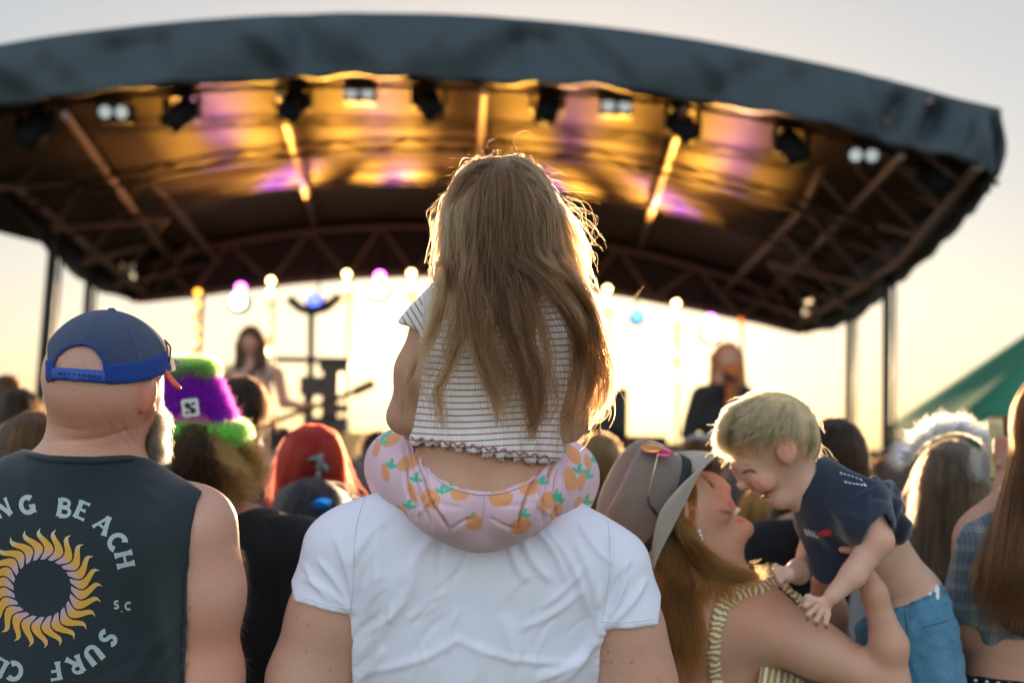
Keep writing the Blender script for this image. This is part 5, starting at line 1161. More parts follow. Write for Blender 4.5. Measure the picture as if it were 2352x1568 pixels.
for _ in range(50):
    t = rnd(0, 1); S.append(lock([(1850 + rnd(-15, 20), 960 + 20 * t, K - .05), (1866 + rnd(-20, 6), 1010, K - .055), (1862 + rnd(-30, 6), 1045 + rnd(-6, 12), K - .05)], 26, 10, 7, 9, wav=3, stray=8))
hair_obj("hair", [k for s_ in S for k in s_], .0003, m_bh, boy)
yh = Body(.03).ell((1773, 996, K + .006), (103, 98, 98)).ell((1720, 1000, K + .02), (62, 60, 74)).ell((1830, 1020, K + .02), (40, 50, 60))
yh.mesh("hair_underlayer", .006, mat("blond_base", (.5, .36, .2), .7, bump=(60, .6)), boy, clip=clip_poly([(1620, 860), (1900, 860), (1886, 1060), (1845, 1052), (1826, 1000), (1790, 1000), (1775, 1048), (1715, 1062), (1650, 1046)]))
# ================================================================ people in the crowd
def q_of(px, py, d):
    m_ = FPX / d
    return lambda x, y, z=0.0, r=None: ((px + x * m_, py + y * m_, d + z) if r is None else (px + x * m_, py + y * m_, d + z, r * m_))
def ground_y(px, d):
    p = P(px, 1000, d); k = (p[2]) / (d / FPX) ; return 1000 + k
def crowd_person(px, py, d, label, shirt, skin_m, hair_c=None, hair_len=.0, slim=1.0, sleeve=True, hair_n=2600, hair_w=.0025, name="person", trousers=None, arms=True, tall=None, curl=1.0, face=0):
    """px, py: top of the head; hair_len in metres below the crown; stands on the ground"""
    m_ = FPX / d; q = q_of(px, py, d); base = P(px, py, d)
    e = empty(name, (base[0], base[1], 0), label, "person"); h = max(.008, .0022 * d)
    gy = (ground_y(px, d) - py) / m_; S_ = gy / 1.72
    b = Body(.03)
    b.ell(q(0, .115, 0), (.078 * m_, .112 * m_, .096 * m_)).ell(q(.02 * face, .15, .03 if not face else 0), (.062 * m_, .075 * m_, .07 * m_))
    if face: b.ell(q(.085 * face, .135, 0), (.014 * m_, .018 * m_, .014 * m_), k=.01)
    b.cap(q(0, .17, 0, .056), q(0, .30, 0, .06), k=.02)
    sw = .19 * slim
    b.cap(q(-sw + .06, .34, 0, .055), q(sw - .06, .34, 0, .055), k=.05).cap(q(0, .27, 0, .06), q(sw - .05, .34, 0, .05), k=.04).cap(q(0, .27, 0, .06), q(-sw + .05, .34, 0, .05), k=.04)
    b.cap(q(0, .46, 0, .15 * slim), q(0, .86 * S_, 0, .14 * slim), sq=.62, k=.05)
    na = len(b.pr)
    if arms:
        for s_ in (-1, 1):
            b.cap(q(s_ * sw, .36, 0, .056), q(s_ * (sw + .045), .64, 0, .044)); b.cap(q(s_ * (sw + .045), .64, 0, .043), q(s_ * (sw + .03), .88, .06, .03)); b.ell(q(s_ * (sw + .03), .94, .08), (.022 * m_, .05 * m_, .03 * m_), k=.015)
            for j in range(4): b.cap(q(s_ * (sw + .03), .97, .06 + j * .018, .009), q(s_ * (sw + .022), 1.03, .065 + j * .018, .007), k=.004)
    b.cap(q(-.09, .90 * S_, 0, .088), q(-.10, gy - .08, 0, .045)).cap(q(.09, .90 * S_, 0, .088), q(.10, gy - .08, 0, .045))
    for s_ in (-1, 1): b.cap(q(s_ * .1, gy - .045, 0, .045), q(s_ * .11, gy - .035, .13, .035))
    b.mesh("body", h, skin_m, e, color=white_cols, relax=1)
    s2 = Body(.04); s2.pr = b.pr[2 + bool(face):na] + ([p for i, p in enumerate(b.pr[na:na + 7]) if i in (0, 7)] if arms else [])
    if arms and sleeve:
        for s_ in (-1, 1): s2.cap(q(s_ * sw, .36, 0, .062), q(s_ * (sw + .03), .56, 0, .056))
    ty, by = py + .285 * m_, py + .93 * S_ * m_
    s2.mesh("shirt", h, shirt, e, inflate=.010, clip=lambda X, Y, Z: np.maximum((ty - px_of(X, Y, Z)[1]) / FPX * Z, (px_of(X, Y, Z)[1] - by) / FPX * Z) if True else None, disp=lambda v, n: hills(v, 18, .006, int(px) + 3), relax=1)
    t2 = Body(.03); t2.pr = b.pr[-4:-2]
    t2.mesh("trousers", h * 1.3, trousers or m_jeans, e, inflate=.014, relax=1)
    if hair_c:
        hb_ = Body(.02).ell(q(0, .108, -.012), (.086 * m_, .112 * m_, .098 * m_))
        if hair_len > .2: hb_.cap(q(0, .12, -.04, .075), q(0, min(hair_len, .5), -.07, .06), sq=.5)
        ho = hb_.mesh("hair", h * .8, hair_c[2], e, clip=None if not face else (lambda X, Y, Z: (face * (X - loc3(*q(.045 * face, 0))[0]))), disp=lambda v, n: hills(v, 90, .004, 5), relax=1)
        S = []
        nl_ = hair_n // 26
        for _ in range(nl_):
            s_ = rnd(-1, 1); ln = max(hair_len, .14) * rnd(.8, 1.08); z_ = -.10 * math.sqrt(1 - s_ * s_ * .98)
            pts = [q(.02 * s_, .0 + rnd(-.002, .01), -.02), q(.065 * s_, .03, z_ * .8 - .01), q(.088 * s_ + rnd(-.006, .006), .10, z_ - .012)]
            if hair_len > .2: pts += [q(.095 * s_ + rnd(-.01, .01), .20, z_ * .8 - .02), q((.11 * s_ + rnd(-.02, .02)), (.2 + ln) / 2, -.085), q(.12 * s_ + rnd(-.03, .03), ln, -.09)]
            else: pts += [q(.08 * s_, .145 + rnd(0, .02), z_ * .9 - .008)]
            S.append(lock(pts, 26, .008 * m_, .012 * m_, 12 if hair_len > .2 else 8, wav=.012 * m_ * curl, freq=2 * curl, stray=.05 * m_, frizz=2))
        hair_obj("hair_strands", [k for s_ in S for k in s_], hair_w * .35 if hair_w < .002 else .0006, hair_c[0], e)
    return e, q, m_
def HC(name, a, b): return (hair_mat(name, a, b), None, mat(name + "_base", tuple((np.array(a) + np.array(b)) / 2), .7, bump=(60, .8)))
m_jeans = cloth("blue_jeans", (.05, .08, .14)); h_dark = HC("dark_brown_hair", (.035, .02, .012), (.012, .007, .005)); h_brown = HC("brown_hair_mid", (.11, .05, .024), (.035, .018, .009)); h_black = HC("black_hair", (.02, .018, .018), (.01, .01, .01))
h_red = HC("dyed_red_hair", (.48, .045, .025), (.20, .012, .012)); h_fair = HC("fair_brown_hair", (.30, .17, .08), (.12, .065, .03)); h_grey = HC("ash_blond_hair", (.20, .145, .11), (.045, .03, .022)); h_ging = HC("ginger_hair", (.6, .24, .08), (.3, .1, .03)); h_dkgrey = HC("charcoal_hair", (.045, .045, .048), (.02, .02, .022))
m_black = cloth("black_cotton", (.010, .010, .013)); m_char = cloth("charcoal_cotton", (.03, .03, .035)); m_pinkc = cloth("pink_cotton", (.55, .28, .30)); m_bluec = cloth("blue_cotton", (.03, .07, .14)); m_redc = cloth("red_cotton", (.4, .05, .06)); m_cream = cloth("cream_cotton", (.55, .48, .42)); m_violet = cloth("lilac_cotton", (.35, .26, .45))
m_skc = skin_attr("skin_crowd", (.52, .29, .21), .5)
FAR = [
 (14, 862, 5.2, "person far left with sunlit brown hair, head just above the dark-haired head", m_char, h_brown, .12),
 (38, 893, 3.6, "person with short dark brown hair at the left edge, behind the bald man", m_black, h_dark, .13),
 (72, 948, 2.45, "person with long brown hair close behind the bald man's left shoulder", m_char, h_brown, .42),
 (553, 866, 3.25, "tall person with short brown hair behind the fuzzy hat, below the guitarist", m_char, h_dark, .14),
 (642, 983, 4.4, "person with black hair between the brown head and the red-haired head", m_black, h_black, .14),
 (868, 990, 5.4, "small dark head left of the seated girl's knee", m_black, h_dark, .13),
 (1376, 996, 3.9, "person with long fair brown hair right of the seated girl's leggings", m_cream, h_fair, .48),
 (1446, 1012, 6.0, "person in lilac between the fair-haired head and the felt hat", m_violet, h_brown, .15),
 (1920, 962, 2.85, "person with long dark brown hair right behind the blond boy", m_black, h_dark, .5),
 (1842, 1110, 3.0, "short person with long black hair seen under the boy's chest", m_black, h_black, .5),
 (1752, 1120, 3.5, "person with ginger hair and pink top between the woman's face and the boy", m_pinkc, h_ging, .4),
 (2092, 1030, 4.6, "person with short dark hair and blue top left of the feathered headband", m_bluec, h_dark, .13),
 (2030, 1052, 6.2, "person in red near the green tent, behind the stage post", m_redc, h_brown, .13),
 (1505, 1052, 6.6, "small person in the far crowd right of the felt hat's crown", m_char, h_dark, .13),
 (820, 1062, 5.6, "person in pink top far behind the red-haired head", m_pinkc, h_fair, .15),
 (1980, 1075, 5.0, "person in black in the far crowd by the right stage post", m_black, h_brown, .3),
 (2160, 1040, 5.4, "person in cream behind the feathered headband", m_cream, h_brown, .13),
]
for px, py, d, lab, shm, hc, hl in FAR: crowd_person(px, py, d, lab, shm, m_skc, hc, hl, hair_n=1500 if d > 3 else 2600)
# red-haired head with a claw clip
e, q, m_ = crowd_person(716, 978, 2.72, "person with bright red hair held by a grey claw clip", m_pinkc, m_skc, h_red, .30, hair_n=3200)
m_clip = mat("grey_claw_clip", (.12, .16, .17), .35)
for dx, dy, rx, ry, rot in ((.022, .10, .010, .030, 8), (.012, .088, .026, .008, -12), (.036, .112, .009, .018, -35), (.018, .135, .009, .022, 12)):
    bb_ = Body(.004).ell(q(dx, dy, -.125), (rx * m_, ry * m_, .012 * m_), rot=rot); bb_.mesh("claw_clip", .005, m_clip, e)
# charcoal hair with blue mirror sunglasses
e, q, m_ = crowd_person(716, 1102, 2.45, "short person with charcoal hair, blue mirror sunglasses on the back of the head", m_char, m_skc, h_dkgrey, .16, hair_n=3600)
sgb = empty("sunglasses", P(738, 1155, 2.32), "blue mirrored sunglasses worn on the charcoal-haired head", "sunglasses")
mb2 = Body(.004).ell((738, 1157, 2.335), (27, 16, 8), rot=-8); mb2.mesh("lens", .004, mat("blue_mirror", (.02, .30, .95), .12, .6), sgb)
MB().tube([W(loc3(x, y, 2.335)) for x, y in ((712, 1148), (738, 1139), (765, 1150), (768, 1166))], .002, 6).build("rim", m_frame, sgb, True); MB().tube([W(loc3(x, y, 2.34)) for x, y in ((710, 1155), (690, 1172), (672, 1192))], .003, 6).build("temple", m_frame, sgb, True)
# person in grey cap with a pink face
e, q, m_ = crowd_person(1612, 1003, 3.8, "person in a pale grey cap behind the felt hat's brim", m_pinkc, m_skc, h_brown, .13, face=1)
b = Body(.01).ell(q(0, .07, 0), (.094 * m_, .082 * m_, .105 * m_)); b.mesh("cap", .01, cloth("pale_grey_cap", (.3, .28, .27)), e, clip=lambda X, Y, Z: -(Y - loc3(*q(0, .085))[1]))
b = Body(.01).ell(q(.11, .085, 0), (.06 * m_, .010 * m_, .07 * m_)); b.mesh("cap_visor", .008, bpy.data.materials["pale_grey_cap"], e)
# ---------------------------------------------------------------- curly hair, fuzzy purple and green bucket hat
Z_ = 2.2; e, q, m_ = crowd_person(452, 888, Z_, "person with curly dark hair, wearing the fuzzy purple and green bucket hat", m_black, m_skc, None, 0, slim=1.22, hair_n=0)
ext = Body(.05).cap((470, 1250, Z_, 100), (600, 1262, Z_, 84)).cap((600, 1262, Z_, 86), (618, 1560, Z_ + .02, 74)).cap((420, 1360, Z_, 170), (430, 1700, Z_, 170), sq=.6)
ext.mesh("shirt", .008, m_black, e, disp=lambda v, n: hills(v, 18, .006, 77))
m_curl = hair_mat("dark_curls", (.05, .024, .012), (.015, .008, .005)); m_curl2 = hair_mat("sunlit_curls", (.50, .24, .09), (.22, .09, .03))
S1, S2 = [], []
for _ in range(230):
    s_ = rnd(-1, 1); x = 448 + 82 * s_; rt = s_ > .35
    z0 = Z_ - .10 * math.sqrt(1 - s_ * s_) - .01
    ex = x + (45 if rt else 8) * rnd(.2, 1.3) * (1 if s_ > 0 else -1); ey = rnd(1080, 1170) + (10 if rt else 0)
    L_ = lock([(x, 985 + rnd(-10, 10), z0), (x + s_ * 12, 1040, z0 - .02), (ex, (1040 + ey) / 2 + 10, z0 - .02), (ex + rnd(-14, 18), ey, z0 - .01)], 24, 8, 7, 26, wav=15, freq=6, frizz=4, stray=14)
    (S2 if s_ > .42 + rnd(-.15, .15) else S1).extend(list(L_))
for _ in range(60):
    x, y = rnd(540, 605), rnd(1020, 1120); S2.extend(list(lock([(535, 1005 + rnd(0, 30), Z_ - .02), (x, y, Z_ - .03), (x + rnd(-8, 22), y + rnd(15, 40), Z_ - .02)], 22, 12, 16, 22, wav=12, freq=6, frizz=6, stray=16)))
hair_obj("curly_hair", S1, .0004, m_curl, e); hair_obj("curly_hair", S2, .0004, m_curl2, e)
cbz = Body(.03).ell((448, 1000, Z_ + .01), (92, 110, 100)).cap((448, 1040, Z_, 85), (455, 1110, Z_ - .01, 72)); cbz.mesh("hair_underlayer", .009, mat("dark_curl_base", (.05, .028, .018), .8), e, disp=lambda v, n: hills(v, 90, .005, 2))
hatb = empty("bucket_hat", P(450, 960, Z_), "fuzzy purple bucket hat with bright green top and brim and a square badge", "hat")
m_pur = hair_mat("purple_fur", (.28, .02, .52), (.12, .005, .26)); m_grn = hair_mat("green_fur", (.22, .75, .10), (.10, .45, .04)); m_purb = mat("purple_pile", (.10, .01, .19), .9); m_grnb = mat("green_pile", (.10, .40, .05), .9)
cr = Body(.015).cap((432, 865, Z_, 60), (446, 968, Z_, 88), k=.02); cr.ell((430, 850, Z_), (58, 16, 50), rot=2)
cm = cr.mesh("crown", .006, m_purb, hatb, clip=lambda X, Y, Z: np.maximum((px_of(X, Y, Z)[1] - 985) / FPX * Z, (836 - px_of(X, Y, Z)[1]) / FPX * Z))
br = Body(.012)
for k in range(20):
    a0, a1 = 2 * math.pi * k / 20, 2 * math.pi * (k + 1) / 20
    f_ = lambda a: (448 + 104 * math.cos(a), 984 - 9 * math.sin(a) + 8 * math.cos(a), Z_ + .098 * math.sin(a), 17)
    br.cap(f_(a0), f_(a1))
bm = br.mesh("brim", .006, m_grnb, hatb)
v, F = o_local[cm.name]; x, y = pxv(v)
hair_obj("purple_fur", fur(v, F, y > 862, 17000, .016, .5, droop=(0, -.4, 0)), .00035, m_pur, hatb)
hair_obj("green_fur", fur(v, F, y < 866 + 6 * np.sin(x / 9), 6500, .017, .5, droop=(0, .1, 0)), .00035, m_grn, hatb)
v, F = o_local[bm.name]; hair_obj("green_fur", fur(v, F, np.ones(len(v), bool), 15000, .015, .5, droop=(0, -.3, 0)), .00035, m_grn, hatb)
m_pw = mat("badge_white", (.55, .58, .58), .6); m_pb = mat("badge_black", (.01, .01, .012), .6)
def badge_pt(u, v_, lift=0): a = math.radians(-7); x, y = u * 20, v_ * 21; return W(loc3(437 + x * math.cos(a) - y * math.sin(a), 936 + x * math.sin(a) * -1 * -1 + y * math.cos(a), Z_ - .100 - .016 - lift - .001 * v_))
def badge_poly(pts, mt, lift, name): o = mesh_obj(name, [badge_pt(a, b, lift) for a, b in pts], [tuple(range(len(pts)))], mt, hatb, False); return o
badge_poly([(-1, -.8), (-.8, -1), (.8, -1), (1, -.8), (1, .8), (.8, 1), (-.8, 1), (-1, .8)], m_pw, 0, "badge")
badge_poly([(-.62, -.55), (.6, -.55), (.6, -.3), (-.1, -.22), (.62, .25), (.5, .62), (-.6, .62), (-.6, .38), (.12, .3), (-.62, -.12)], m_pb, .001, "badge_mark")
badge_poly([(-.05, -.72), (.25, -.72), (.25, -.4), (-.05, -.4)], m_pw, .002, "badge_mark"); badge_poly([(-.3, .45), (.0, .45), (.0, .78), (-.3, .78)], m_pw, .002, "badge_mark")
# ---------------------------------------------------------------- woman with white feather headband
Q_ = 2.6; e, q, m_ = crowd_person(2188, 1014, Q_, "woman with ash blond hair and bare upper back in a silver top", cloth("silver_lace", (.34, .34, .36), noise=(60, .6)), skin_attr("skin_pale", (.6, .4, .33), .5), h_grey, .62, hair_n=4200, sleeve=False)
fb_ = empty("feather_headband", P(2185, 1030, Q_), "fluffy white feather headband on the ash blond hair", "headband")
m_fe = mat("white_feather", (.86, .87, .92), .8, sheen=.3)
m_fh = hair_mat("white_down", (.95, .95, .97), (.9, .9, .94))
arcp = spline([(2078, 1062, 0), (2095, 1040, 0), (2125, 1012, 0), (2165, 992, 0), (2210, 990, 0), (2250, 1008, 0), (2276, 1045, 0), (2284, 1090, 0)], 46)
S = []
for i, (x, y, _) in enumerate(arcp):
    cxx, cyy = 2185, 1085; dx, dy = x - cxx, y - cyy; l = math.hypot(dx, dy); dx, dy = dx / l, dy / l
    for j in range(3):
        a = rnd(-.9, .9); ux, uy = dx * math.cos(a) - dy * math.sin(a), dx * math.sin(a) + dy * math.cos(a); L_ = rnd(24, 44); z_ = Q_ - .14 + rnd(-.03, .03)
        b_ = Body(.004).chain([(x, y, z_, 3.5), (x + ux * L_ * .5, y + uy * L_ * .5, z_ - .004, 6), (x + ux * L_, y + uy * L_ + 4, z_, 2)])
        if j == 0: b_.mesh("feather", .006, m_fe, fb_)
        S.extend(list(lock([(x, y, z_), (x + ux * L_ * .5, y + uy * L_ * .5, z_), (x + ux * L_, y + uy * L_ + 5, z_)], 50, 9, 17, 7, wav=3, frizz=5, stray=12)))
for k in range(9):
    x = 2232 + rnd(0, 50); S.extend(list(lock([(x, 1030 + rnd(0, 40), Q_ - .13), (x + rnd(-5, 10), 1070 + rnd(0, 20), Q_ - .14), (x + rnd(-5, 12), 1105, Q_ - .14)], 40, 10, 12, 7, wav=3, frizz=5, stray=10)))
hair_obj("down", S, .0004, m_fh, fb_)
# ---------------------------------------------------------------- woman at the right edge, raising a phone
R_ = 2.0
def plaid(name):
    m = mat(name, (.12, .15, .19), .9, sheen=.2); nt = m.node_tree; N = nt.nodes; L = nt.links; b = N["Principled BSDF"]; tc = N.new("ShaderNodeTexCoord"); sp = N.new("ShaderNodeSeparateXYZ"); L.new(tc.outputs["Object"], sp.inputs[0]); acc = None
    for ax, sc, th in ((0, 26, .55), (2, 26, .55), (0, 150, .1), (2, 150, .1)):
        mm = N.new("ShaderNodeMath"); mm.operation = 'MULTIPLY'; mm.inputs[1].default_value = sc; L.new(sp.outputs[ax], mm.inputs[0]); fr = N.new("ShaderNodeMath"); fr.operation = 'FRACT'; L.new(mm.outputs[0], fr.inputs[0])
        g_ = N.new("ShaderNodeMath"); g_.operation = 'GREATER_THAN'; g_.inputs[1].default_value = th + .12; L.new(fr.outputs[0], g_.inputs[0])
        if acc is None: acc = g_.outputs[0]
        else: a_ = N.new("ShaderNodeMath"); a_.operation = 'ADD'; L.new(acc, a_.inputs[0]); L.new(g_.outputs[0], a_.inputs[1]); acc = a_.outputs[0]
    cr_ = N.new("ShaderNodeValToRGB"); dv = N.new("ShaderNodeMath"); dv.operation = 'DIVIDE'; dv.inputs[1].default_value = 4; L.new(acc, dv.inputs[0]); L.new(dv.outputs[0], cr_.inputs[0])
    cr_.color_ramp.interpolation = 'CONSTANT'; el = cr_.color_ramp.elements; el[0].color = (.03, .045, .07, 1); el[1].position = .99; el[1].color = (.26, .25, .23, 1)
    for p_, c_ in ((.2, (.06, .085, .12, 1)), (.45, (.10, .13, .16, 1)), (.7, (.17, .18, .19, 1))): x = el.new(p_); x.color = c_
    L.new(cr_.outputs[0], b.inputs["Base Color"]); return m
m_pl = plaid("grey_blue_check")
rw = empty("person", P(2350, 1560, R_) * (1, 1, 0), "woman at right edge with very long brown hair and checked crop top, raising phone", "person")
rb = Body(.03)
rb.ell((2425, 985, R_), (88, 128, 110)).cap((2420, 1050, R_, 66), (2385, 1200, R_, 66)).cap((2270, 1240, R_, 62), (2460, 1240, R_, 62), k=.05).cap((2368, 1250, R_, 140), (2360, 1500, R_, 112), sq=.65, k=.05).cap((2360, 1500, R_, 118), (2365, 1650, R_, 165), sq=.7, k=.05)
rb.chain([(2262, 1250, R_, 62), (2222, 1400, R_ + .02, 52), (2200, 1500, R_ + .10, 46)], k=.03).chain([(2240, 1440, R_ + .03, 48), (2290, 1250, R_ + .22, 38), (2318, 1080, R_ + .26, 28)], k=.02).ell((2318, 1035, R_ + .27), (26, 34, 18), k=.01)
for j in range(4): rb.chain([(2328 - j * 4, 1020 + j * 13, R_ + .26, 9), (2302, 1006 + j * 14, R_ + .25, 8.5), (2286, 1012 + j * 14, R_ + .27, 8)], k=.004)
rb.chain([(2316, 1050, R_ + .25, 11), (2292, 1068, R_ + .25, 9)], k=.004)
rb.chain([(2480, 1250, R_, 62), (2510, 1450, R_, 50), (2500, 1620, R_, 40)], k=.03)
rb.cap((2310, 1700, R_, 110), (2300, 2500, R_, 55)).cap((2420, 1700, R_, 110), (2430, 2500, R_, 55))
rb.mesh("body", .007, m_skc, rw, color=white_cols)
rs2 = Body(.03); rs2.pr = rb.pr[2:4] + rb.pr[5:8]; rs2.cap((2290, 1225, R_, 60), (2450, 1225, R_, 60)); rs2.cap((2262, 1250, R_, 66), (2226, 1395, R_ + .02, 60))
rs2.mesh("checked_crop_top", .007, m_pl, rw, inflate=.012, clip=clip_poly([(2330, 1168), (2280, 1172), (2215, 1205), (2185, 1290), (2170, 1390), (2176, 1425), (2240, 1440), (2252, 1450), (2262, 1478), (2300, 1500), (2360, 1512), (2500, 1512), (2560, 1400), (2560, 1180)]), disp=lambda v, n: hills(v, 22, .006, 14))
hp = Body(.03); hp.pr = [rb.pr[4]] + rb.pr[-2:]; hp.mesh("black_jeans", .009, m_black, rw, inflate=.01, clip=lambda X, Y, Z: (1548 + (px_of(X, Y, Z)[0] - 2220) * .1 - px_of(X, Y, Z)[1]) / FPX * Z)
m_stud = mat("belt_stud", (.5, .5, .5), .3, .9)
for k in range(4): MB().lathe(W(loc3(2240 + k * 26, 1562 + k * 3, R_ - .075)), -FWD, [(.005, 0), (.003, .003), (0, .004)], 8).build("belt_stud", m_stud, rw, True)
h_long = hair_mat("long_brown_hair", (.17, .08, .036), (.03, .015, .009))
S = []
for _ in range(210):
    s_ = rnd(-1, .7); z0 = R_ - .115 * math.sqrt(1 - s_ * s_ * .95)
    S.append(lock([(2425 + 20 * s_, 852, R_ - .03), (2425 + 92 * s_, 930, z0), (2424 + 100 * s_, 1050, z0 - .01), (2405 + 108 * s_, 1180, R_ - .10), (2380 + 108 * s_ + rnd(-8, 8), 1300, R_ - .13), (2352 + 95 * s_ + rnd(-22, 12), rnd(1380, 1480), R_ - .12)], 34, 9, 11, 20, wav=6, freq=1.3, stray=18))
for _ in range(16): S.append(lock([(2338, 950, R_ - .02), (2322, 1080, R_ - .03), (2290, 1200, R_ - .08), (2248 + rnd(-10, 20), 1320, R_ - .10), (2240 + rnd(-10, 30), 1400, R_ - .1)], 24, 9, 12, 18, wav=7, stray=20))
hair_obj("hair", [k for s_ in S for k in s_], .00036, h_long, rw)
hu = Body(.02).ell((2425, 975, R_), (90, 130, 118)).cap((2422, 1040, R_ - .04, 82), (2362, 1380, R_ - .07, 84), sq=.5); hu.mesh("hair_underlayer", .009, mat("long_brown_base", (.07, .035, .02), .7, bump=(50, .7)), rw)
ph = empty("phone", P(2296, 1030, R_ + .29), "dark phone with lit screen raised by the woman at the right edge", "phone")
MB().box(W(loc3(2297, 1030, R_ + .29)), (.012, .075, .15)).build("case", m_frame, ph); MB().box(W(loc3(2297, 1030, R_ + .29)) + (-.0075, 0, 0), (.002, .066, .135)).build("screen", mat("lit_screen", (.02, .02, .02), .2, emit=(.5, .45, .2), estr=.12), ph)
# ================================================================ performers on the stage
def figure(name, label, q, m_, skin_m, parts): pass
deck_y = lambda px, d: 1000 + ((P(px, 1000, d)[2] - .65) / (d / FPX))
V = 7.5; q = q_of(576, 748, V); m_ = FPX / V; dy_ = (deck_y(576, V) - 748) / m_
g = empty("person", np.array((P(576, 748, V)[0], P(576, 748, V)[1], .65)), "long-haired guitarist in a pale pink sleeveless top on the stage", "person")
b = Body(.03).ell(q(0, .12), (.08 * m_, .115 * m_, .09 * m_)).cap(q(0, .2, 0, .05), q(0, .3, 0, .055), k=.02).cap(q(-.15, .34, 0, .05), q(.15, .34, 0, .05)).cap(q(0, .42, 0, .14), q(0, .85, 0, .12), sq=.6)
b.cap(q(-.2, .36, 0, .05), q(-.26, .62, -.02, .04)).cap(q(-.26, .62, -.02, .04), q(-.08, .80, -.16, .03)).cap(q(.2, .36, 0, .05), q(.25, .58, -.04, .04)).cap(q(.25, .58, -.04, .04), q(.44, .62, -.2, .03)).ell(q(.45, .62, -.22), (.03 * m_, .045 * m_, .03 * m_))
b.cap(q(-.09, .88, 0, .09), q(-.1, dy_ - .08, 0, .05)).cap(q(.09, .88, 0, .09), q(.12, dy_ - .08, 0, .05)); [b.cap(q(x, dy_ - .05, 0, .05), q(x, dy_ - .04, -.12, .04)) for x in (-.1, .12)]
b.mesh("body", .016, m_skc, g, color=white_cols); s2 = Body(.03); s2.pr = b.pr[2:4]; s2.mesh("pale_top", .016, cloth("pale_pink_top", (.5, .33, .28)), g, inflate=.014, clip=lambda X, Y, Z: np.maximum(Y - loc3(*q(0, .31))[1], loc3(*q(0, .9))[1] - Y))
s2 = Body(.03); s2.pr = b.pr[-4:-2]; s2.mesh("trousers", .02, m_black, g, inflate=.015)
hb_ = Body(.03).ell(q(0, .11, .01), (.095 * m_, .12 * m_, .1 * m_)).cap(q(-.06, .15, .0, .06), q(-.08, .38, -.03, .05)).cap(q(.06, .15, .0, .06), q(.09, .36, -.03, .045)); hb_.mesh("hair", .014, h_brown[2], g, disp=lambda v, n: hills(v, 50, .006, 1), clip=lambda X, Y, Z: -(np.sqrt((X - loc3(*q(0, .14))[0]) ** 2 + (Y - loc3(*q(0, .14))[1]) ** 2 + (Z - V + .09) ** 2) - .065))
gt = empty("guitar", P(600, 900, V - .2), "electric bass with long neck pointing up to the right, held by the guitarist", "guitar")
m_gb = mat("sunburst_body", (.10, .05, .03), .25, coat=.5)
b = Body(.03).ell(q(-.10, .82, -.22), (.17 * m_, .13 * m_, .022 * m_), rot=-25).ell(q(.08, .74, -.22), (.13 * m_, .11 * m_, .022 * m_), rot=-25).ell(q(.14, .85, -.22), (.05 * m_, .05 * m_, .05 * m_), op='s'); b.mesh("guitar_body", .012, m_gb, gt)
MB().tube([P(*q(.12, .74, -.24)), P(*q(.78, .50, -.24))], .022, 6).build("neck", m_gb, gt); MB().tube([P(*q(.78, .50, -.24)), P(*q(.93, .43, -.24))], .035, 6).build("headstock", m_gb, gt)
MB().tube([P(*q(-.2, .78, -.25)), P(*q(-.12, .5, -.16)), P(*q(.05, .3, -.07)), P(*q(.2, .42, .1))], .02, 6).build("strap", m_black, gt)
V = 7.3; q = q_of(1662, 790, V); m_ = FPX / V; dy_ = (deck_y(1662, V) - 790) / m_
g = empty("person", np.array((P(1662, 790, V)[0], P(1662, 790, V)[1], .65)), "singer with very long ginger beard and black T-shirt standing on the stage", "person")
b = Body(.03).ell(q(.03, .12), (.085 * m_, .12 * m_, .095 * m_)).ell(q(.0, .14, -.07), (.02 * m_, .03 * m_, .03 * m_)).cap(q(0, .22, 0, .06), q(-.02, .32, 0, .065), k=.02).cap(q(0, .31, 0, .05), q(-.14, .385, 0, .052)).cap(q(0, .31, 0, .05), q(.12, .385, 0, .052)).cap(q(-.02, .54, 0, .135), q(-.02, .9, 0, .12), sq=.65)
b.cap(q(-.17, .40, 0, .055), q(-.26, .66, 0, .042)).cap(q(-.26, .66, 0, .04), q(-.25, .92, -.05, .03)).ell(q(-.25, .98, -.06), (.03 * m_, .05 * m_, .03 * m_)).cap(q(.17, .40, 0, .055), q(.24, .64, -.02, .042)).cap(q(.24, .64, -.02, .04), q(.12, .48, -.2, .03)).ell(q(.1, .46, -.22), (.04 * m_, .035 * m_, .03 * m_))
b.cap(q(-.1, .93, 0, .09), q(-.12, dy_ - .08, 0, .05)).cap(q(.1, .93, 0, .09), q(.12, dy_ - .08, 0, .05)); [b.cap(q(x, dy_ - .05, 0, .05), q(x, dy_ - .04, -.12, .04)) for x in (-.12, .12)]
b.mesh("body", .016, m_skc, g, color=white_cols); s2 = Body(.03); s2.pr = b.pr[3:7]; s2.cap(q(-.15, .38, 0, .065), q(-.21, .56, 0, .055)).cap(q(.15, .38, 0, .065), q(.21, .55, 0, .055)); s2.mesh("black_shirt", .016, m_char, g, inflate=.016, clip=lambda X, Y, Z: np.maximum(Y - loc3(*q(0, .275))[1], loc3(*q(0, .98))[1] - Y))
s2 = Body(.03); s2.pr = b.pr[-4:-2]; s2.mesh("trousers", .02, m_black, g, inflate=.015)
hb_ = Body(.02).ell(q(.06, .20, -.08), (.07 * m_, .06 * m_, .05 * m_)).cap(q(.08, .22, -.10, .055), q(.02, .70, -.17, .03)); hb_.mesh("beard", .012, mat("ginger_beard", (.45, .13, .03), .8, bump=(40, .9)), g, disp=lambda v, n: hills(v, 60, .006, 1))
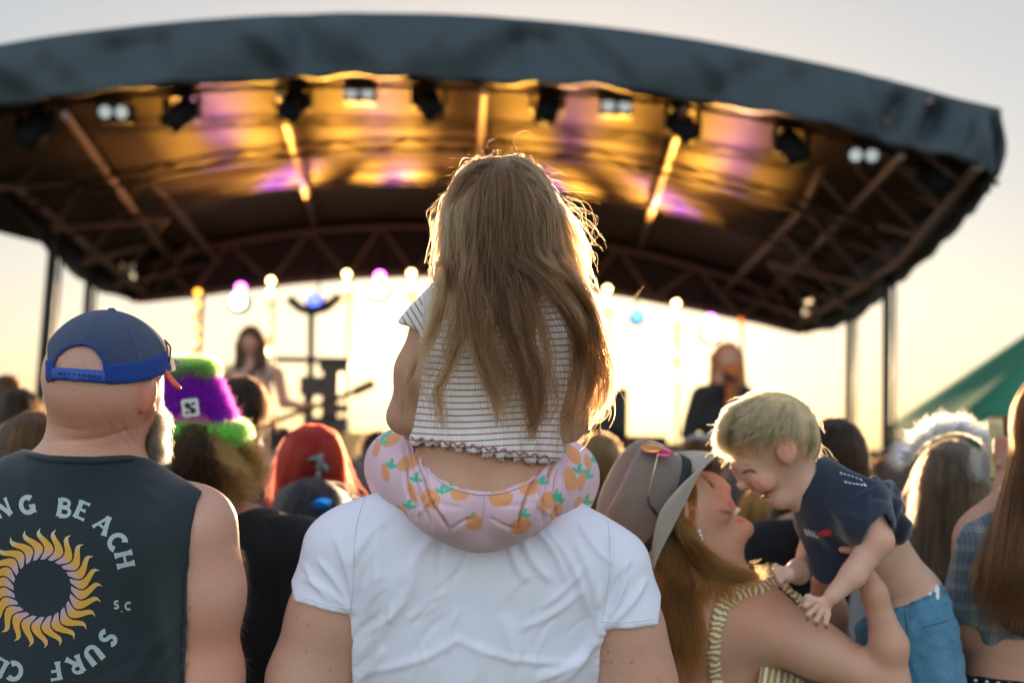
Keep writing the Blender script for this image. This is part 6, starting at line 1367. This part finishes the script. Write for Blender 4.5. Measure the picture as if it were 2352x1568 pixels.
hb_ = Body(.02).ell(q(.03, .08, .03), (.1 * m_, .1 * m_, .1 * m_)).cap(q(.1, .1, .03, .05), q(.15, .5, .02, .04)).cap(q(-.05, .1, .04, .05), q(-.07, .3, .04, .04)); hb_.mesh("hair", .012, h_ging[2], g, disp=lambda v, n: hills(v, 60, .006, 1))
mc = empty("microphone_stand", np.array((P(1690, 1000, 7.05)[0], P(1690, 1000, 7.05)[1], .65)), "black microphone stand in front of the bearded singer", "microphone stand")
tp = P(1690, 872, 7.05); MB().tube([(tp[0], tp[1], .66), tp], .010, 6).build("pole", m_dark, mc); MB().lathe((tp[0], tp[1], .66), (0, 0, 1), [(.13, 0), (.13, .015), (.02, .03)], 14).build("base", m_dark, mc); MB().tube([tp, tp + (-.05, .1, .03)], [.016, .024], 8).build("microphone", m_dark, mc, True)
# gear on the deck
def gearbox(name, px0, px1, py0, Y, label, cat, depth=.5, mt=None, py1=None, grille=True):
    a, b = PY(px0, py0, Y), PY(px1, py0, Y); zt = a[2]; z0 = .65 if py1 is None else PY(px0, py1, Y)[2]
    e = empty(name, ((a[0] + b[0]) / 2, Y + depth / 2, z0), label, cat); w_ = b[0] - a[0]
    MB().box(((a[0] + b[0]) / 2, Y + depth / 2, (zt + z0) / 2), (w_, depth, zt - z0)).build("cabinet", mt or m_case, e)
    if grille:
        MB().box(((a[0] + b[0]) / 2, Y - .012, (zt + z0) / 2), (w_ * .9, .02, (zt - z0) * .92)).build("grille", m_dark, e)
        for k in range(2): MB().lathe(((a[0] + b[0]) / 2, Y - .024, z0 + (zt - z0) * (.3 + .4 * k)), (0, -1, 0), [(w_ * .36, 0), (w_ * .34, .02), (w_ * .2, .0), (w_ * .1, .012), (0, .014)], 18).build("speaker_cone", m_case, e, True)
    return e
gearbox("speaker_cabinet", 1372, 1442, 890, 8.6, "tall black speaker cabinet on the stage right of the seated girl", "speaker")
gearbox("speaker_cabinet", 1445, 1532, 1000, 8.0, "low black amplifier on the stage left of the singer", "amplifier")
gearbox("equipment_case", 1316, 1372, 950, 8.9, "dark equipment case behind the seated girl's right arm", "case", grille=False)
m_gold_ = mat("sun_yellow_box", (.75, .50, .18), .35); gearbox("keyboard_riser", 786, 852, 992, 8.2, "box with yellow sun glow in its colour at the middle of the stage", "box", mt=m_gold_, grille=False)  # yellow sunlight on the box is put into its base colour
vs_ = empty("v_arm_stand", np.array((P(715, 900, 8.8)[0], 8.8, .65)), "dark stand with two V shaped arms and crossbar of gear, right of the guitarist", "lighting stand")
YV = 8.8; T2 = lambda x, y: PY(x, y, YV)
MB().tube([T2(715, 712), T2(714, 828), (T2(714, 1000)[0], YV, .66)], .03, 8).build("pole", m_dark, vs_); MB().box((T2(714, 1000)[0], YV, .665), (.7, .7, .03)).build("base", m_dark, vs_)
for pts in ([(715, 715), (690, 708), (664, 686)], [(715, 715), (748, 706), (782, 680)]): MB().tube([T2(*p) for p in pts], .045, 6).build("arm", m_dark, vs_)
MB().tube([T2(632, 825), T2(804, 828)], .03, 6).build("crossbar", m_dark, vs_)
for (x0, y0, x1, y1) in ((735, 832, 803, 852), (744, 853, 776, 965), (692, 864, 743, 908), (777, 928, 802, 946), (700, 909, 714, 955), (698, 956, 800, 1010)):
    a, b = T2(x0, y0), T2(x1, y1); MB().box(((a[0] + b[0]) / 2, YV + .05, (a[2] + b[2]) / 2), (abs(b[0] - a[0]), .2, abs(a[2] - b[2]))).build("control_unit", mat("dim_unit", (.05, .045, .05), .5) if "dim_unit" not in bpy.data.materials else bpy.data.materials["dim_unit"], vs_)
# ================================================================ green canopy tent on the right
m_tent = mat("green_canvas", (.05, .27, .16), .8, noise=(3, .3), bump=(8, .4)); nt_ = m_tent.node_tree; tb = nt_.nodes.new("ShaderNodeBsdfTranslucent"); tb.inputs[0].default_value = (.16, .5, .3, 1); ms = nt_.nodes.new("ShaderNodeMixShader"); ms.inputs[0].default_value = .35
nt_.links.new(nt_.nodes["Principled BSDF"].outputs[0], ms.inputs[1]); nt_.links.new(tb.outputs[0], ms.inputs[2]); nt_.links.new(ms.outputs[0], nt_.nodes["Material Output"].inputs["Surface"])
tent = empty("canopy_tent", PY(2300, 1000, 9.5) * (1, 1, 0), "green canvas canopy tent at the right edge beside the stage", "tent")
c1, c2 = PY(2043, 958, 11.5), PY(2212, 962, 8.6); z_ = (c1[2] + c2[2]) / 2; c1[2] = c2[2] = z_ - .03; w_ = 3.4; c3, c4 = c2 + (w_, -.3, 0), c1 + (w_, -.3, 0); pk = (c1 + c2 + c3 + c4) / 4 + (0, 0, 1.35)
for a, b in ((c1, c2), (c2, c3), (c3, c4), (c4, c1)):
    rows = [[lerp(lerp(a, b, s_), pk, t) - np.array((0, 0, .14 * math.sin(t * math.pi) * math.sin(s_ * math.pi) + .05 * math.sin(s_ * math.pi) * (1 - t))) for s_ in np.linspace(0, 1, 13)] for t in np.linspace(0, 1, 9)]
    MB().sheet(rows).build("roof_panel", m_tent, tent, True, .004)
    MB().sheet([[lerp(a, b, s_) - np.array((0, 0, .05 * math.sin(s_ * math.pi) + k * .13)) for s_ in np.linspace(0, 1, 17)] for k in (0, 1, 2)]).build("valance", m_tent, tent, True, .003)
for c in (c1, c2, c3, c4): MB().box((c[0], c[1], c[2] / 2), (.05, .05, c[2])).build("leg", m_truss, tent)
for a, b in ((c1, c2), (c2, c3), (c3, c4), (c4, c1)): MB().tube([a - (0, 0, .12), b - (0, 0, .12)], .016, 6).build("crossbar", m_truss, tent)
# distant crowd as one mass behind the people one can tell apart
cm_ = MB(); rc = np.random.default_rng(21)
mass_v, mass_f = [], []
for _ in range(150):
    Y = rc.uniform(3.6, 5.9); x = rc.uniform(-1.1, 1.1) * Y * .62; 
    if Y < 4.6 and abs(x) < .3: continue
    hgt = rc.uniform(1.4, 1.62)
    cm_.lathe((x, Y, hgt - .24), (0, 0, 1), [(.05, -.04), (.075, .03), (.088, .10), (.085, .16), (.06, .215), (0, .24)], 9)
    cm_.lathe((x, Y, 0), (0, 0, 1), [(.14, 0), (.16, .8), (.17, hgt - .5), (.19, hgt - .36), (.12, hgt - .29), (.05, hgt - .26)], 10, sx=.65, up=(0, 1, 0))
o = cm_.build("crowd", mat("crowd_mass", (.05, .04, .04), .85, noise=(1.7, .8, (.16, .09, .07))), None, True); tag(o, kind="stuff")
